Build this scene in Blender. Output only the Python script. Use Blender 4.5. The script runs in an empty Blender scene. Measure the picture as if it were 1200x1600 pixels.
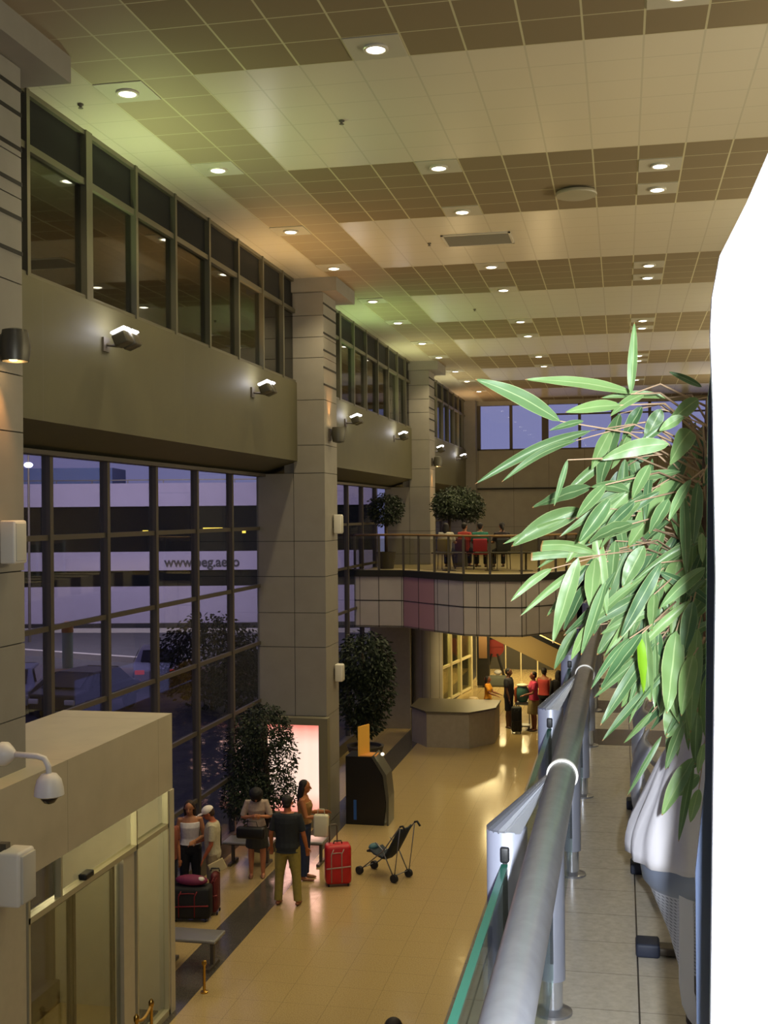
import bpy, bmesh, math, random
from mathutils import Vector, Matrix
R = math.radians
SC = bpy.context.scene
COL = SC.collection
rnd = random.Random(7)
# ---------------------------------------------------------------- camera, world, exposure
ZE = 6.3            # eye height above the lower hall floor
PZ = 4.7            # upper deck floor
CZ = 11.107         # ceiling
YAW, PIT, ROL = .2022358, .00187825, -.0083542
cam = bpy.data.objects.new('camera', bpy.data.cameras.new('camera'))
COL.objects.link(cam)
_f = Vector((-math.sin(YAW)*math.cos(PIT), math.cos(YAW)*math.cos(PIT), math.sin(PIT)))
_r = Vector((math.cos(YAW), math.sin(YAW), 0)); _u = _r.cross(_f)
_R = _r*math.cos(ROL)+_u*math.sin(ROL); _U = _u*math.cos(ROL)-_r*math.sin(ROL)
cam.matrix_world = Matrix(((_R.x,_U.x,-_f.x,0),(_R.y,_U.y,-_f.y,0),(_R.z,_U.z,-_f.z,ZE),(0,0,0,1)))
cam.data.sensor_fit = 'VERTICAL'; cam.data.sensor_height = 36; cam.data.sensor_width = 27
cam.data.lens = 1808.6/1600*36; cam.data.clip_start = .05; cam.data.clip_end = 400
SC.camera = cam
SC.view_settings.view_transform = 'Standard'; SC.view_settings.look = 'None'
SC.view_settings.exposure = 0.0; SC.view_settings.gamma = 1; SC.view_settings.use_curve_mapping = False
try:
    SC.cycles.max_bounces = 7; SC.cycles.diffuse_bounces = 4; SC.cycles.transparent_max_bounces = 16
    SC.cycles.caustics_reflective = False; SC.cycles.caustics_refractive = False; SC.cycles.sample_clamp_indirect = 4
except Exception: pass
W = bpy.data.worlds.new('dusk'); SC.world = W; W.use_nodes = True
wn = W.node_tree; bg = wn.nodes['Background']
tc = wn.nodes.new('ShaderNodeTexCoord'); sx = wn.nodes.new('ShaderNodeSeparateXYZ'); rp = wn.nodes.new('ShaderNodeValToRGB')
wn.links.new(tc.outputs['Generated'], sx.inputs[0]); wn.links.new(sx.outputs['Y'], rp.inputs[0]); wn.links.new(rp.outputs[0], bg.inputs[0])
rp.color_ramp.elements[0].color = (.16,.135,.33,1); rp.color_ramp.elements[0].position = .85
rp.color_ramp.elements[1].color = (.27,.27,.56,1); rp.color_ramp.elements[1].position = .99
bg.inputs[1].default_value = 1.0

def light(kind, name, loc, power, color=(1,1,1), to=None, size=.1, angle=120, blend=.6, parent=None):
    d = bpy.data.lights.new(name, kind); d.energy = power; d.color = color
    if kind == 'SPOT': d.spot_size = R(angle); d.spot_blend = blend; d.shadow_soft_size = size
    elif kind == 'POINT': d.shadow_soft_size = size
    elif kind == 'AREA': d.size = size
    o = bpy.data.objects.new(name, d); COL.objects.link(o); o.location = loc
    if to is not None:
        o.rotation_euler = (Vector(to)-Vector(loc)).to_track_quat('-Z','Y').to_euler()
    if parent is not None: o.parent = parent
    return o
# the photographer's flash, just right of and above the lens
DL, FL, BK = 300, 235, 1.7      # strengths: downlights, wall floods, hall under the deck
light('POINT', 'camera_flash', (.075,-.01,ZE+.035), 720, (.88,.93,1), size=.018)

# ---------------------------------------------------------------- materials
def lin(c):
    if isinstance(c, str): c = tuple(int(c[i:i+2],16)/255 for i in (0,2,4))
    return tuple((v/12.92 if v <= .04045 else ((v+.055)/1.055)**2.4) for v in c)
def mat(name, c, rough=.6, metal=0., emit=None, power=0., noise=0., nscale=8., spec=.5, coat=0.):
    m = bpy.data.materials.new(name); m.use_nodes = True; n = m.node_tree; b = n.nodes['Principled BSDF']
    c = lin(c)
    b.inputs['Base Color'].default_value = (*c,1); b.inputs['Roughness'].default_value = rough
    b.inputs['Metallic'].default_value = metal; b.inputs['Specular IOR Level'].default_value = spec
    b.inputs['Coat Weight'].default_value = coat
    if noise:
        t = n.nodes.new('ShaderNodeTexCoord'); z = n.nodes.new('ShaderNodeTexNoise'); z.inputs['Scale'].default_value = nscale
        z.inputs['Detail'].default_value = 5
        r = n.nodes.new('ShaderNodeValToRGB')
        r.color_ramp.elements[0].position = .3; r.color_ramp.elements[1].position = .7
        r.color_ramp.elements[0].color = (*[v*(1-noise) for v in c],1); r.color_ramp.elements[1].color = (*[min(1,v*(1+noise)) for v in c],1)
        n.links.new(t.outputs['Object'], z.inputs[0]); n.links.new(z.outputs[0], r.inputs[0]); n.links.new(r.outputs[0], b.inputs['Base Color'])
    if emit:
        b.inputs['Emission Color'].default_value = (*emit,1); b.inputs['Emission Strength'].default_value = power
    return m
def glass_mat(name, tint, refl=.12, rough=.02, grazing=.3):
    m = bpy.data.materials.new(name); m.use_nodes = True; n = m.node_tree
    for x in list(n.nodes): n.nodes.remove(x)
    o = n.nodes.new('ShaderNodeOutputMaterial'); mx = n.nodes.new('ShaderNodeMixShader')
    t = n.nodes.new('ShaderNodeBsdfTransparent'); g = n.nodes.new('ShaderNodeBsdfGlossy')
    t.inputs[0].default_value = (*tint,1); g.inputs['Roughness'].default_value = rough
    fr = n.nodes.new('ShaderNodeLayerWeight'); fr.inputs[0].default_value = .25
    ma = n.nodes.new('ShaderNodeMath'); ma.operation = 'MULTIPLY_ADD'; ma.inputs[1].default_value = grazing; ma.inputs[2].default_value = refl
    n.links.new(fr.outputs['Fresnel'], ma.inputs[0]); n.links.new(ma.outputs[0], mx.inputs[0])
    n.links.new(t.outputs[0], mx.inputs[1]); n.links.new(g.outputs[0], mx.inputs[2]); n.links.new(mx.outputs[0], o.inputs[0])
    return m
class NT:
    def __init__(s, m): s.n = m.node_tree; s.t = s.n.nodes.new('ShaderNodeTexCoord'); s.x = s.n.nodes.new('ShaderNodeSeparateXYZ'); s.n.links.new(s.t.outputs['Object'], s.x.inputs[0])
    def m(s, op, a, b=None):
        k = s.n.nodes.new('ShaderNodeMath'); k.operation = op
        for i, v in enumerate((a,b)):
            if v is None: continue
            if isinstance(v,(int,float)): k.inputs[i].default_value = v
            else: s.n.links.new(v, k.inputs[i])
        return k.outputs[0]
    def line(s, coord, off, size, w):          # 1 on the joints of a grid
        f = s.m('FRACT', s.m('DIVIDE', s.m('SUBTRACT', coord, off), size))
        d = s.m('ABSOLUTE', s.m('SUBTRACT', f, .5))
        return s.m('GREATER_THAN', d, .5-w/size/2)
    def mix(s, f, a, b):
        k = s.n.nodes.new('ShaderNodeMix'); k.data_type = 'RGBA'
        if isinstance(f,(int,float)): k.inputs[0].default_value = f
        else: s.n.links.new(f, k.inputs[0])
        for i, v in ((6,a),(7,b)):
            if isinstance(v, tuple): k.inputs[i].default_value = (*v[:3],1)
            else: s.n.links.new(v, k.inputs[i])
        return k.outputs[2]
    def noise(s, scale, lo, hi):
        z = s.n.nodes.new('ShaderNodeTexNoise'); z.inputs['Scale'].default_value = scale; z.inputs['Detail'].default_value = 6
        s.n.links.new(s.t.outputs['Object'], z.inputs[0])
        r = s.n.nodes.new('ShaderNodeMapRange'); r.inputs[1].default_value=.3; r.inputs[2].default_value=.7; r.inputs[3].default_value=lo; r.inputs[4].default_value=hi
        s.n.links.new(z.outputs[0], r.inputs[0]); return r.outputs[0]
    def out(s, col, rough=None):
        b = s.n.nodes['Principled BSDF']; s.n.links.new(col, b.inputs['Base Color'])
        if rough is not None: s.n.links.new(rough, b.inputs['Roughness'])

M = {}
# ceiling: metal tiles 0.6 m, bright smooth fields between bands of dark perforated tiles
m = M['ceiling'] = mat('ceiling_tiles', 'c8c4b4', .4); t = NT(m); X, Y = t.x.outputs['X'], t.x.outputs['Y']
ln = t.m('MAXIMUM', t.line(X, -4.535, .6, .022), t.line(Y, 11.95, .6, .016))
jm = t.m('FLOORED_MODULO', t.m('FLOOR', t.m('DIVIDE', t.m('SUBTRACT', Y, 11.95), .6)), 11.)
dk = t.m('MULTIPLY', t.m('GREATER_THAN', jm, 5.5), t.m('GREATER_THAN', X, -4.535))
sd = t.m('MULTIPLY', t.m('LESS_THAN', X, -4.535), t.m('GREATER_THAN', X, -5.735))
pf = t.m('MAXIMUM', dk, t.m('MULTIPLY', sd, .85))
base = t.mix(pf, lin('e4ddca'), lin('8c7d62'))
base = t.mix(t.m('MULTIPLY', ln, t.m('MAXIMUM', pf, .25)), base, t.mix(pf, lin('9d998a'), lin('c9c2a0')))
vr = t.m('MULTIPLY', t.noise(3., .9, 1.06), 1.)
t.out(base, t.m('ADD', t.m('MULTIPLY', pf, .45), .27)); m.node_tree.nodes['Principled BSDF'].inputs['Metallic'].default_value = .25
# lower floor: polished speckled granite with a dark stripe along the planting side
m = M['floor'] = mat('granite_floor', 'a99b7c', .14); t = NT(m); X, Y = t.x.outputs['X'], t.x.outputs['Y']
st = t.m('MULTIPLY', t.m('GREATER_THAN', X, -6.1), t.m('LESS_THAN', X, -5.55))
b0 = t.mix(t.noise(60., 0., 1.), lin('9a8458'), lin('b59f70')); b1 = t.mix(t.noise(60., 0., 1.), lin('3c3835'), lin('57524a'))
c = t.mix(st, b0, b1); ln = t.m('MAXIMUM', t.line(X, -5.55, .6, .006), t.line(Y, 0, .6, .006))
t.out(t.mix(t.m('MULTIPLY', ln, .45), c, lin('55503f')), t.noise(9., .1, .2))
# upper deck floor: pale tiles with dark cross bands further on
m = M['deck'] = mat('deck_tiles', 'c9c0ad', .2); t = NT(m); X, Y = t.x.outputs['X'], t.x.outputs['Y']
bnd = t.m('MULTIPLY', t.m('GREATER_THAN', Y, 8.1), t.m('LESS_THAN', t.m('FLOORED_MODULO', t.m('SUBTRACT', Y, 8.1), 1.32), .6))
c = t.mix(bnd, t.mix(t.noise(45., 0., 1.), lin('c4bba8'), lin('d6cdba')), lin('574c40'))
ln = t.m('MAXIMUM', t.line(X, .043, .532, .006), t.m('MULTIPLY', t.line(Y, 3.79, .3, .004), .55))
t.out(t.mix(ln, c, lin('4a443c')), t.noise(5., .14, .26))
def panel_mat(name, c, hx=None, hz=None, ox=0, oz=0, axis='Y', rough=.55, w=.012, jc='2e2b25', noise=.06):
    m = mat(name, c, rough); t = NT(m); U_, Z = t.x.outputs[axis], t.x.outputs['Z']
    cc = lin(c); base = t.mix(t.noise(2.2, 0., 1.), tuple(v*(1-noise) for v in cc), tuple(min(1,v*(1+noise)) for v in cc))
    ln = None
    if hx: ln = t.line(U_, ox, hx, w)
    if hz:
        l2 = t.line(Z, oz, hz, w); ln = l2 if ln is None else t.m('MAXIMUM', ln, l2)
    if ln is not None: base = t.mix(t.m('MULTIPLY', ln, .8), base, lin(jc))
    t.out(base); return m
M['spandrel'] = panel_mat('spandrel_panels', '56523a', hx=4.4, ox=12.2, w=.02, jc='5a5646')
M['stone'] = mat('column_cladding', '8e897f', .6, noise=.05, nscale=3)
M['joint'] = mat('dark_joint', '26241f', .8)
M['wall'] = panel_mat('end_wall_panels', 'a09a8a', hx=1.5, hz=1.63, oz=7.35-1.63*4, axis='X')
M['fascia'] = panel_mat('deck_fascia_panels', 'c2bab2', hx=1.2, hz=.72, oz=3.9, axis='X', w=.02)
M['fascia_pink'] = mat('rosy_fascia_panel', 'bd8f90', .55)
M['plain'] = mat('painted_wall', '9a927f', .7, noise=.05)
M['booth'] = panel_mat('entrance_cladding', 'b5ab92', hx=2.4, ox=13.95, w=.01, jc='8a826c')
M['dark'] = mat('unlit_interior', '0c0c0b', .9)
M['alu'] = mat('anodised_frame', '6f6b5a', .4, .6)
M['darkframe'] = mat('dark_window_frame', '5d564c', .5, .4)
M['cream'] = mat('cream_frame', 'cfc49a', .5)
M['glass'] = glass_mat('clear_window_glass', (.86,.88,.86), .02, grazing=.2)
M['glassup'] = glass_mat('gallery_window_glass', (.5,.52,.45), .12, grazing=.7)
M['glassgreen'] = glass_mat('balustrade_glass', (.86,.93,.89), .03)
M['glassedge'] = mat('green_glass_edge', '2f6b5a', .15)
M['steel'] = mat('brushed_handrail_steel', '8c8d91', .34, .65, noise=.12, nscale=30)
M['silver'] = mat('silver_paint', '9fa3b2', .35, .35)
M['mirror'] = mat('polished_steel', 'cdd2dc', .22, .85)
M['black'] = mat('black_plastic', '17181a', .5)
M['blackrub'] = mat('black_rubber', '1c1d22', .8)
M['white'] = mat('white_plastic', 'dedad0', .4)
M['whitep'] = mat('white_lacquered_panel', 'eceef4', .35)
M['brass'] = mat('brass', 'c29a4a', .25, 1.)
M['leaf'] = None
# ---------------------------------------------------------------- mesh helpers
class MB:
    def __init__(s): s.v=[]; s.f=[]; s.mi=[]; s.uv={}
    def add(s, vs, fs, mi=0):
        o=len(s.v); s.v += [tuple(v) for v in vs]; s.f += [tuple(i+o for i in f) for f in fs]; s.mi += [mi]*len(fs); return s
    def box(s, x0,x1,y0,y1,z0,z1, mi=0):
        return s.add([(x0,y0,z0),(x1,y0,z0),(x1,y1,z0),(x0,y1,z0),(x0,y0,z1),(x1,y0,z1),(x1,y1,z1),(x0,y1,z1)],
                     [(0,3,2,1),(4,5,6,7),(0,1,5,4),(1,2,6,5),(2,3,7,6),(3,0,4,7)], mi)
    def bevbox(s, c, sz, r, mi=0, rot=None, n=3):   # box with rounded edges: stacked rounded rectangles
        hx,hy,hz=[q/2 for q in sz]; r=min(r,hx*.99,hy*.99,hz*.99); rings=[]
        for k in range(n+1):
            a=math.pi/2*k/n; rings.append((-hz+r-r*math.cos(a), r-r*math.sin(a)))
        rings += [(-z,i) for z,i in reversed(rings)]
        pts=[]
        for z,ins in rings:
            for cx,cy,a0 in ((1,1,0),(-1,1,90),(-1,-1,180),(1,-1,270)):
                for k in range(n+1):
                    a=R(a0+90*k/n); rr=r-ins
                    pts.append(Vector((cx*(hx-r)+rr*math.cos(a), cy*(hy-r)+rr*math.sin(a), z)))
        if rot is not None: pts=[rot@p for p in pts]
        pts=[p+Vector(c) for p in pts]; m=4*(n+1); fs=[tuple(reversed(range(m))), tuple(range(len(pts)-m,len(pts)))]
        for j in range(len(rings)-1):
            for i in range(m): fs.append((j*m+i, j*m+(i+1)%m, (j+1)*m+(i+1)%m, (j+1)*m+i))
        return s.add(pts, fs, mi)
    def loft(s, rings, mi=0, cap=True, closed=False):
        m=len(rings[0]); fs=[]
        for j in range(len(rings)-1+(1 if closed else 0)):
            a=j*m; b=((j+1)%len(rings))*m
            for i in range(m): fs.append((a+i, a+(i+1)%m, b+(i+1)%m, b+i))
        if cap and not closed: fs += [tuple(reversed(range(m))), tuple(range((len(rings)-1)*m, len(rings)*m))]
        return s.add([p for r in rings for p in r], fs, mi)
    def tube(s, pts, rad, n=10, mi=0, cap=True, flat=1., dome=False):
        pts=[Vector(p) for p in pts]; rad=list(rad) if hasattr(rad,'__len__') else [rad]*len(pts)
        if dome:      # rounded ends
            d0=(pts[0]-pts[1]).normalized(); d1=(pts[-1]-pts[-2]).normalized()
            pts=[pts[0]+d0*rad[0]*.95, pts[0]+d0*rad[0]*.6]+pts+[pts[-1]+d1*rad[-1]*.6, pts[-1]+d1*rad[-1]*.95]
            rad=[rad[0]*.3,rad[0]*.8]+rad+[rad[-1]*.8,rad[-1]*.3]
        rings=[]; up=None
        for i,p in enumerate(pts):
            d=(pts[min(i+1,len(pts)-1)]-pts[max(i-1,0)]).normalized()
            if up is None: up = Vector((0,0,1)) if abs(d.z)<.9 else Vector((0,1,0))
            x=d.cross(up); 
            if x.length<1e-5: x=d.cross(Vector((1,0,0)))
            x.normalize(); up=x.cross(d).normalized()
            rings.append([p+x*math.cos(2*math.pi*k/n)*rad[i]+up*math.sin(2*math.pi*k/n)*rad[i]*flat for k in range(n)])
        return s.loft(rings, mi, cap)
    def lathe(s, prof, c=(0,0,0), n=24, mi=0, axis='z', sc=(1,1)):
        rings=[]
        for r,z in prof:
            ring=[]
            for k in range(n):
                a=2*math.pi*k/n; x,y=max(r,1e-4)*math.cos(a)*sc[0], max(r,1e-4)*math.sin(a)*sc[1]
                p={'z':(x,y,z),'x':(z,x,y),'y':(y,z,x)}[axis]; ring.append((p[0]+c[0],p[1]+c[1],p[2]+c[2]))
            rings.append(ring)
        return s.loft(rings, mi)
    def ball(s, c, r, n=12, mi=0, rot=None):
        r = r if hasattr(r,'__len__') else (r,r,r); rings=[]
        for j in range(n//2+1):
            a=-math.pi/2+math.pi*j/(n//2); q=max(math.cos(a),.02)
            ring=[Vector((r[0]*q*math.cos(2*math.pi*k/n), r[1]*q*math.sin(2*math.pi*k/n), r[2]*math.sin(a))) for k in range(n)]
            if rot is not None: ring=[rot@p for p in ring]
            rings.append([p+Vector(c) for p in ring])
        return s.loft(rings, mi)
    def prism(s, poly, lo, hi, axis='z', mi=0):
        def q(a,b,h): return {'z':(a,b,h),'y':(a,h,b),'x':(h,a,b)}[axis]
        m=len(poly); vs=[q(a,b,lo) for a,b in poly]+[q(a,b,hi) for a,b in poly]
        fs=[tuple(reversed(range(m))), tuple(range(m,2*m))]+[(i,(i+1)%m,(i+1)%m+m,i+m) for i in range(m)]
        return s.add(vs, fs, mi)
    def build(s, name, m, parent=None, smooth=None, loc=None):
        me=bpy.data.meshes.new(name); me.from_pydata(s.v,[],s.f)
        for x in (m if isinstance(m,(list,tuple)) else [m]): me.materials.append(x)
        me.polygons.foreach_set('material_index', s.mi)
        bm=bmesh.new(); bm.from_mesh(me); bmesh.ops.recalc_face_normals(bm, faces=bm.faces); bm.to_mesh(me); bm.free()
        if smooth:
            me.polygons.foreach_set('use_smooth',[True]*len(me.polygons))
            if smooth is not True: me.set_sharp_from_angle(angle=R(smooth))
        me.update()
        o=bpy.data.objects.new(name, me); COL.objects.link(o)
        if parent is not None: o.parent=parent
        if loc is not None: o.location=loc
        return o
def tag(o, label=None, cat=None, group=None, kind=None):
    if label: o['label']=label
    if cat: o['category']=cat
    if group: o['group']=group
    if kind: o['kind']=kind
    return o
def thing(name, label, cat, loc=(0,0,0), rz=0, group=None):
    o=bpy.data.objects.new(name, None); COL.objects.link(o); o.location=loc; o.rotation_euler=(0,0,rz); o.empty_display_size=.1
    return tag(o, label, cat, group)
def copy_tree(o, parent=None):
    c=o.copy(); COL.objects.link(c)
    if parent is not None: c.parent=parent
    for ch in [x for x in o.children]: copy_tree(ch, c)
    return c
def S(o): o['kind']='structure'; return o
ORD=['first','second','third','fourth','fifth','sixth','seventh','eighth','ninth','tenth','eleventh','twelfth']
LEAVES=[(-0.132,2.603,6.504,-0.312,2.526,6.595,0.0329,0),(0.032,2.707,6.572,-0.212,2.636,6.603,0.0257,0),(0.022,2.493,6.549,0.03,2.451,6.693,0.0189,0),
(0.203,3.047,6.617,0.122,3.053,6.659,0.0161,0),(-0.073,2.947,6.505,-0.359,2.884,6.373,0.0249,0),(-0.104,2.799,6.472,-0.277,2.742,6.374,0.0177,0),
(-0.001,2.562,6.532,-0.115,2.485,6.513,0.0243,0),(-0.08,2.589,6.502,-0.156,2.611,6.484,0.0136,0),(0.119,2.989,6.586,-0.049,2.996,6.591,0.0176,0),
(-0.001,2.97,6.548,-0.056,2.904,6.345,0.0488,0),(0.105,2.651,6.451,-0.045,2.637,6.417,0.0347,0),(0.052,2.926,6.561,0.004,2.938,6.478,0.0308,0),
(0.161,3.022,6.437,0.092,2.942,6.308,0.0459,0),(0.096,2.844,6.546,0.056,2.834,6.471,0.033,0),(0.177,2.779,6.561,0.097,2.71,6.49,0.0322,0),
(0.159,2.758,6.487,0.106,2.679,6.405,0.0436,0),(-0.077,3.057,6.367,-0.23,3.071,6.314,0.04,0),(0.02,2.806,6.348,-0.07,2.752,6.36,0.0248,0),
(-0.102,3.041,6.31,-0.281,3.019,6.213,0.0481,0),(-0.139,3.024,6.285,-0.305,3.035,6.219,0.0166,0),(-0.06,2.78,6.205,-0.186,2.74,6.223,0.0234,2),
(-0.062,2.839,6.2,-0.214,2.801,6.195,0.018,2),(0.023,2.555,6.275,-0.069,2.501,6.235,0.0334,0),(0.153,2.978,6.38,0.014,2.893,6.213,0.0615,0),
(0.142,2.48,6.367,0.096,2.465,6.281,0.022,0),(-0.155,2.632,6.174,-0.246,2.606,6.101,0.0178,0),(-0.083,2.756,6.177,-0.234,2.707,6.059,0.0174,0),
(-0.099,3.098,6.136,-0.192,3.032,6.031,0.0248,0),(-0.059,2.718,6.195,-0.07,2.653,6.082,0.0355,0),(-0.015,2.861,6.231,-0.027,2.804,6.117,0.0289,0),
(0.05,2.681,6.224,0.001,2.681,6.13,0.0362,0),(-0.096,2.658,6.198,-0.154,2.635,6.006,0.0347,0),(-0.092,3.038,6.114,-0.145,2.96,6.001,0.0307,0),
(-0.034,2.49,6.153,-0.084,2.428,6.005,0.0231,0),(0.049,2.947,6.126,-0.144,2.931,5.992,0.0342,0),(0.085,2.604,6.189,-0.005,2.554,6.028,0.0264,0),
(0.175,2.565,6.18,0.077,2.53,6.094,0.0281,0),(0.169,2.478,6.159,0.134,2.472,6.124,0.0125,0),(0.104,3.032,6.053,0.18,3.057,5.989,0.0499,0),
(0.054,2.928,6.085,-0.063,2.953,5.942,0.0469,0),(0.04,2.462,6.048,-0.045,2.407,5.938,0.0291,0),(0.044,3.078,5.979,0.052,3.081,5.826,0.0208,1),
(0.052,2.717,6.033,0.062,2.74,5.862,0.0401,0),(0.086,2.853,6.015,0.076,2.861,5.837,0.0325,0),(0.117,2.641,6.036,0.092,2.574,5.863,0.0456,0),
(0.17,2.739,6.033,0.147,2.665,5.806,0.0358,0),(0.138,2.698,6.339,0.143,2.723,6.151,0.0239,0),(0.168,2.665,6.366,0.151,2.576,6.227,0.0292,0),
(0.163,2.479,6.255,0.159,2.409,6.197,0.0136,0),(0.138,2.959,6.18,0.112,2.913,6.08,0.0499,0),(0.07,2.639,6.117,0.062,2.56,6.044,0.0234,0),
(-0.119,3.088,5.995,-0.175,3.049,5.89,0.0273,0),(-0.068,2.585,6.056,-0.108,2.502,5.985,0.0207,0),(0.015,2.486,6.035,-0.065,2.416,5.936,0.0147,0),
(0.023,2.89,5.951,-0.013,2.818,5.866,0.0317,0),(-0.023,2.477,6.328,-0.088,2.445,6.237,0.0292,0),(0.029,2.612,6.323,-0.041,2.642,6.253,0.0231,0),
(-0.113,2.529,6.414,-0.141,2.503,6.314,0.0117,0),(-0.025,2.953,6.504,-0.073,2.912,6.406,0.0311,0),(0.023,3.092,6.513,-0.027,3.059,6.41,0.0293,0),
(0.061,2.607,6.403,0.023,2.566,6.328,0.0247,0),(0.097,2.474,6.326,0.056,2.435,6.256,0.0271,0),(0.152,2.612,6.104,0.131,2.628,5.984,0.033,0),
(-0.005,2.99,6.074,-0.03,2.96,5.953,0.0315,0),(-0.032,2.471,6.358,-0.091,2.411,6.288,0.0229,0),(0.052,2.608,6.559,-0.022,2.543,6.507,0.0187,0),
(0.134,2.6,6.508,0.083,2.615,6.478,0.0219,0),(0.147,2.542,5.995,0.117,2.458,5.879,0.0322,0),(-0.002,3.053,6.41,-0.053,3.031,6.271,0.0296,0),
(0.108,3.094,6.257,0.057,3.052,6.145,0.0326,0),(0.15,3.029,5.834,0.108,3.034,5.723,0.0565,0),(0.188,2.973,5.921,0.154,2.894,5.745,0.0462,0),
(0.074,3.106,5.777,-0.0,3.124,5.689,0.0155,0),(0.092,2.918,5.75,0.007,2.907,5.602,0.0133,0),(0.149,3.025,5.768,0.104,3.033,5.643,0.0263,0),
(0.175,3.029,5.677,0.094,3.021,5.529,0.0377,0),(0.193,3.123,5.614,0.141,3.148,5.55,0.0324,0),(0.193,3.14,5.573,0.172,3.165,5.477,0.0273,0),
(0.185,2.816,5.755,0.172,2.833,5.678,0.0199,0),(0.137,3.139,5.868,0.093,3.129,5.761,0.026,0),(0.174,2.859,5.821,0.167,2.845,5.698,0.0267,0),
(0.055,3.061,5.833,0.012,3.083,5.767,0.0216,0)]
# ================================================================ STRUCTURE
GX=-7.35; WX=-6.47; YE=49.6
S(MB().box(-7.5,1.5,-6,YE,-.2,0).build('floor', M['floor']))
S(MB().box(-9.5,6,-6,YE+.2,CZ,CZ+.2).build('ceiling', M['ceiling']))
S(MB().box(6,6.2,-6,YE,0,CZ).build('wall_right', M['plain']))
S(MB().box(-9.5,6.2,-6.2,-6,0,CZ).build('wall_back', M['plain']))
# upper deck slab and its far bay over the lower hall
b=MB(); b.box(-.56,6,-6,31.8,PZ-.45,PZ)
S(b.build('floor_upper', M['deck']))
S(MB().box(1.3,1.5,-6,31.8,0,PZ-.45).build('wall_lower', M['plain']))
EDGE=[(-7.35,31.65),(-5.95,31.6),(-4.9,30.5),(-4.0,29.6),(-3.3,29.45),(-2.5,29.5),(-1.7,30.6),(-1.2,31.8)]
poly=EDGE+[(6,31.8),(6,YE),(-7.35,YE)]
M['deckfar']=mat('deck_far_floor','a08f66',.35,noise=.08,nscale=4)
S(MB().prism(poly, PZ-.12, PZ).build('floor_deck', M['deckfar']))
S(MB().prism(poly, 3.15, 3.2).build('ceiling_deck', M['plain']))
# fascia below the deck edge, segment by segment
def fas(p,q,z0,z1,th=.08):
    d=(Vector(q)-Vector(p)).normalized(); nrm=Vector((d.y,-d.x))*th
    return [(p[0],p[1]),(q[0],q[1]),(q[0]-nrm.x,q[1]-nrm.y),(p[0]-nrm.x,p[1]-nrm.y)],z0,z1
b=MB(); bp=MB(); be=MB()
for i in range(len(EDGE)-1):
    p,z0,z1=fas(EDGE[i],EDGE[i+1],3.15,4.56)
    (bp if i==1 else b).prism(p,z0,z1)
    p,z0,z1=fas((EDGE[i][0],EDGE[i][1]-.05),(EDGE[i+1][0],EDGE[i+1][1]-.05),4.56,4.74,.2); be.prism(p,z0,z1)
    # joints
for i in range(len(EDGE)-1):
    a=Vector(EDGE[i]); c=Vector(EDGE[i+1]); d=(c-a).normalized(); nn=Vector((d.y,-d.x))*.006
    p=[(a+nn)[:],(c+nn)[:],(c-nn)[:],(a-nn)[:]]; be.prism([tuple(v) for v in p],3.88,3.9)
    for tt in (0,.5):
        q=a+(c-a)*tt; be.prism([tuple(q+nn-d*.008),tuple(q+nn+d*.008),tuple(q-nn+d*.008),tuple(q-nn-d*.008)],3.15,4.56)
S(b.build('wall_fascia', M['fascia'])); S(bp.build('wall_fascia_panel', M['fascia_pink']))
S(be.build('trim_1', M['joint']))
# left wall: spandrel beam along every bay with inclined soffit
S(MB().prism([(WX,7.4),(WX,9.0),(-6.9,9.0),(-7.5,9.0),(-7.5,7.15),(GX,7.15)], 8, YE, axis='y').build('wall_left', M['spandrel']))
# unlit gallery behind the upper windows
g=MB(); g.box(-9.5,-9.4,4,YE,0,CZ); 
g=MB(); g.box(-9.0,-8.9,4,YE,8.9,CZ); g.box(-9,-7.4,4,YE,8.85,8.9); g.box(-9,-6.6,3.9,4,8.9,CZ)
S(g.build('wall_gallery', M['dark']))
# upper window bands (frames + glass) per bay
UM=[11.9,13.42,14.87,16.3,17.75,19.2,20.6,21.9]
def upper(n, off, ms, y0, y1):
    f=MB()
    for k,y in enumerate(ms):
        w=.035 if k!=1 else .085; f.box(WX-.16,WX+.0,y+off-w,y+off+w,9.0,CZ)
    f.box(WX-.14,WX-.02,y0+off,y1+off,10.42,10.5); f.box(WX-.14,WX-.02,y0+off,y1+off,9.0,9.05); f.box(WX-.14,WX-.02,y0+off,y1+off,CZ-.06,CZ)
    o=S(f.build('window_%d'%n, M['alu']))
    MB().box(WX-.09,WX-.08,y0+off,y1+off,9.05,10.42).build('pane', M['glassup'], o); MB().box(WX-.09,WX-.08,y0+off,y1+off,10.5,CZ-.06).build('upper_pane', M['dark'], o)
    return o
upper(1,0,UM,10.9,22.9); upper(2,13.2,UM,11.0,22.8); upper(3,26.4,UM,11.0,23.2); upper(8,-13.2,UM,17,22.8)
# lower glass facade per bay
LM=[12.15,13.87,15.58,17.36,19.18,21.03]
def lower(n, off, y0, y1, top=7.15):
    f=MB()
    for y in LM: f.box(GX-.02,GX+.1,y+off-.045,y+off+.045,.25,top)
    for z in (1.33,2.5,3.68,4.85,6.03): f.box(GX+.02,GX+.07,y0+off,y1+off,z-.035,z+.035)
    f.box(GX-.02,GX+.16,y0+off,y1+off,0,.3); f.box(GX-.02,GX+.2,y0+off,y1+off,top-.06,top)
    o=S(f.build('window_%d'%n, M['darkframe']))
    MB().box(GX+.03,GX+.045,y0+off,y1+off,.3,top-.06).build('pane', M['glass'], o)
lower(4,0,8.5,23.2); lower(5,13.2,9.8,23.2); lower(6,26.4,9.8,23.2)
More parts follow.
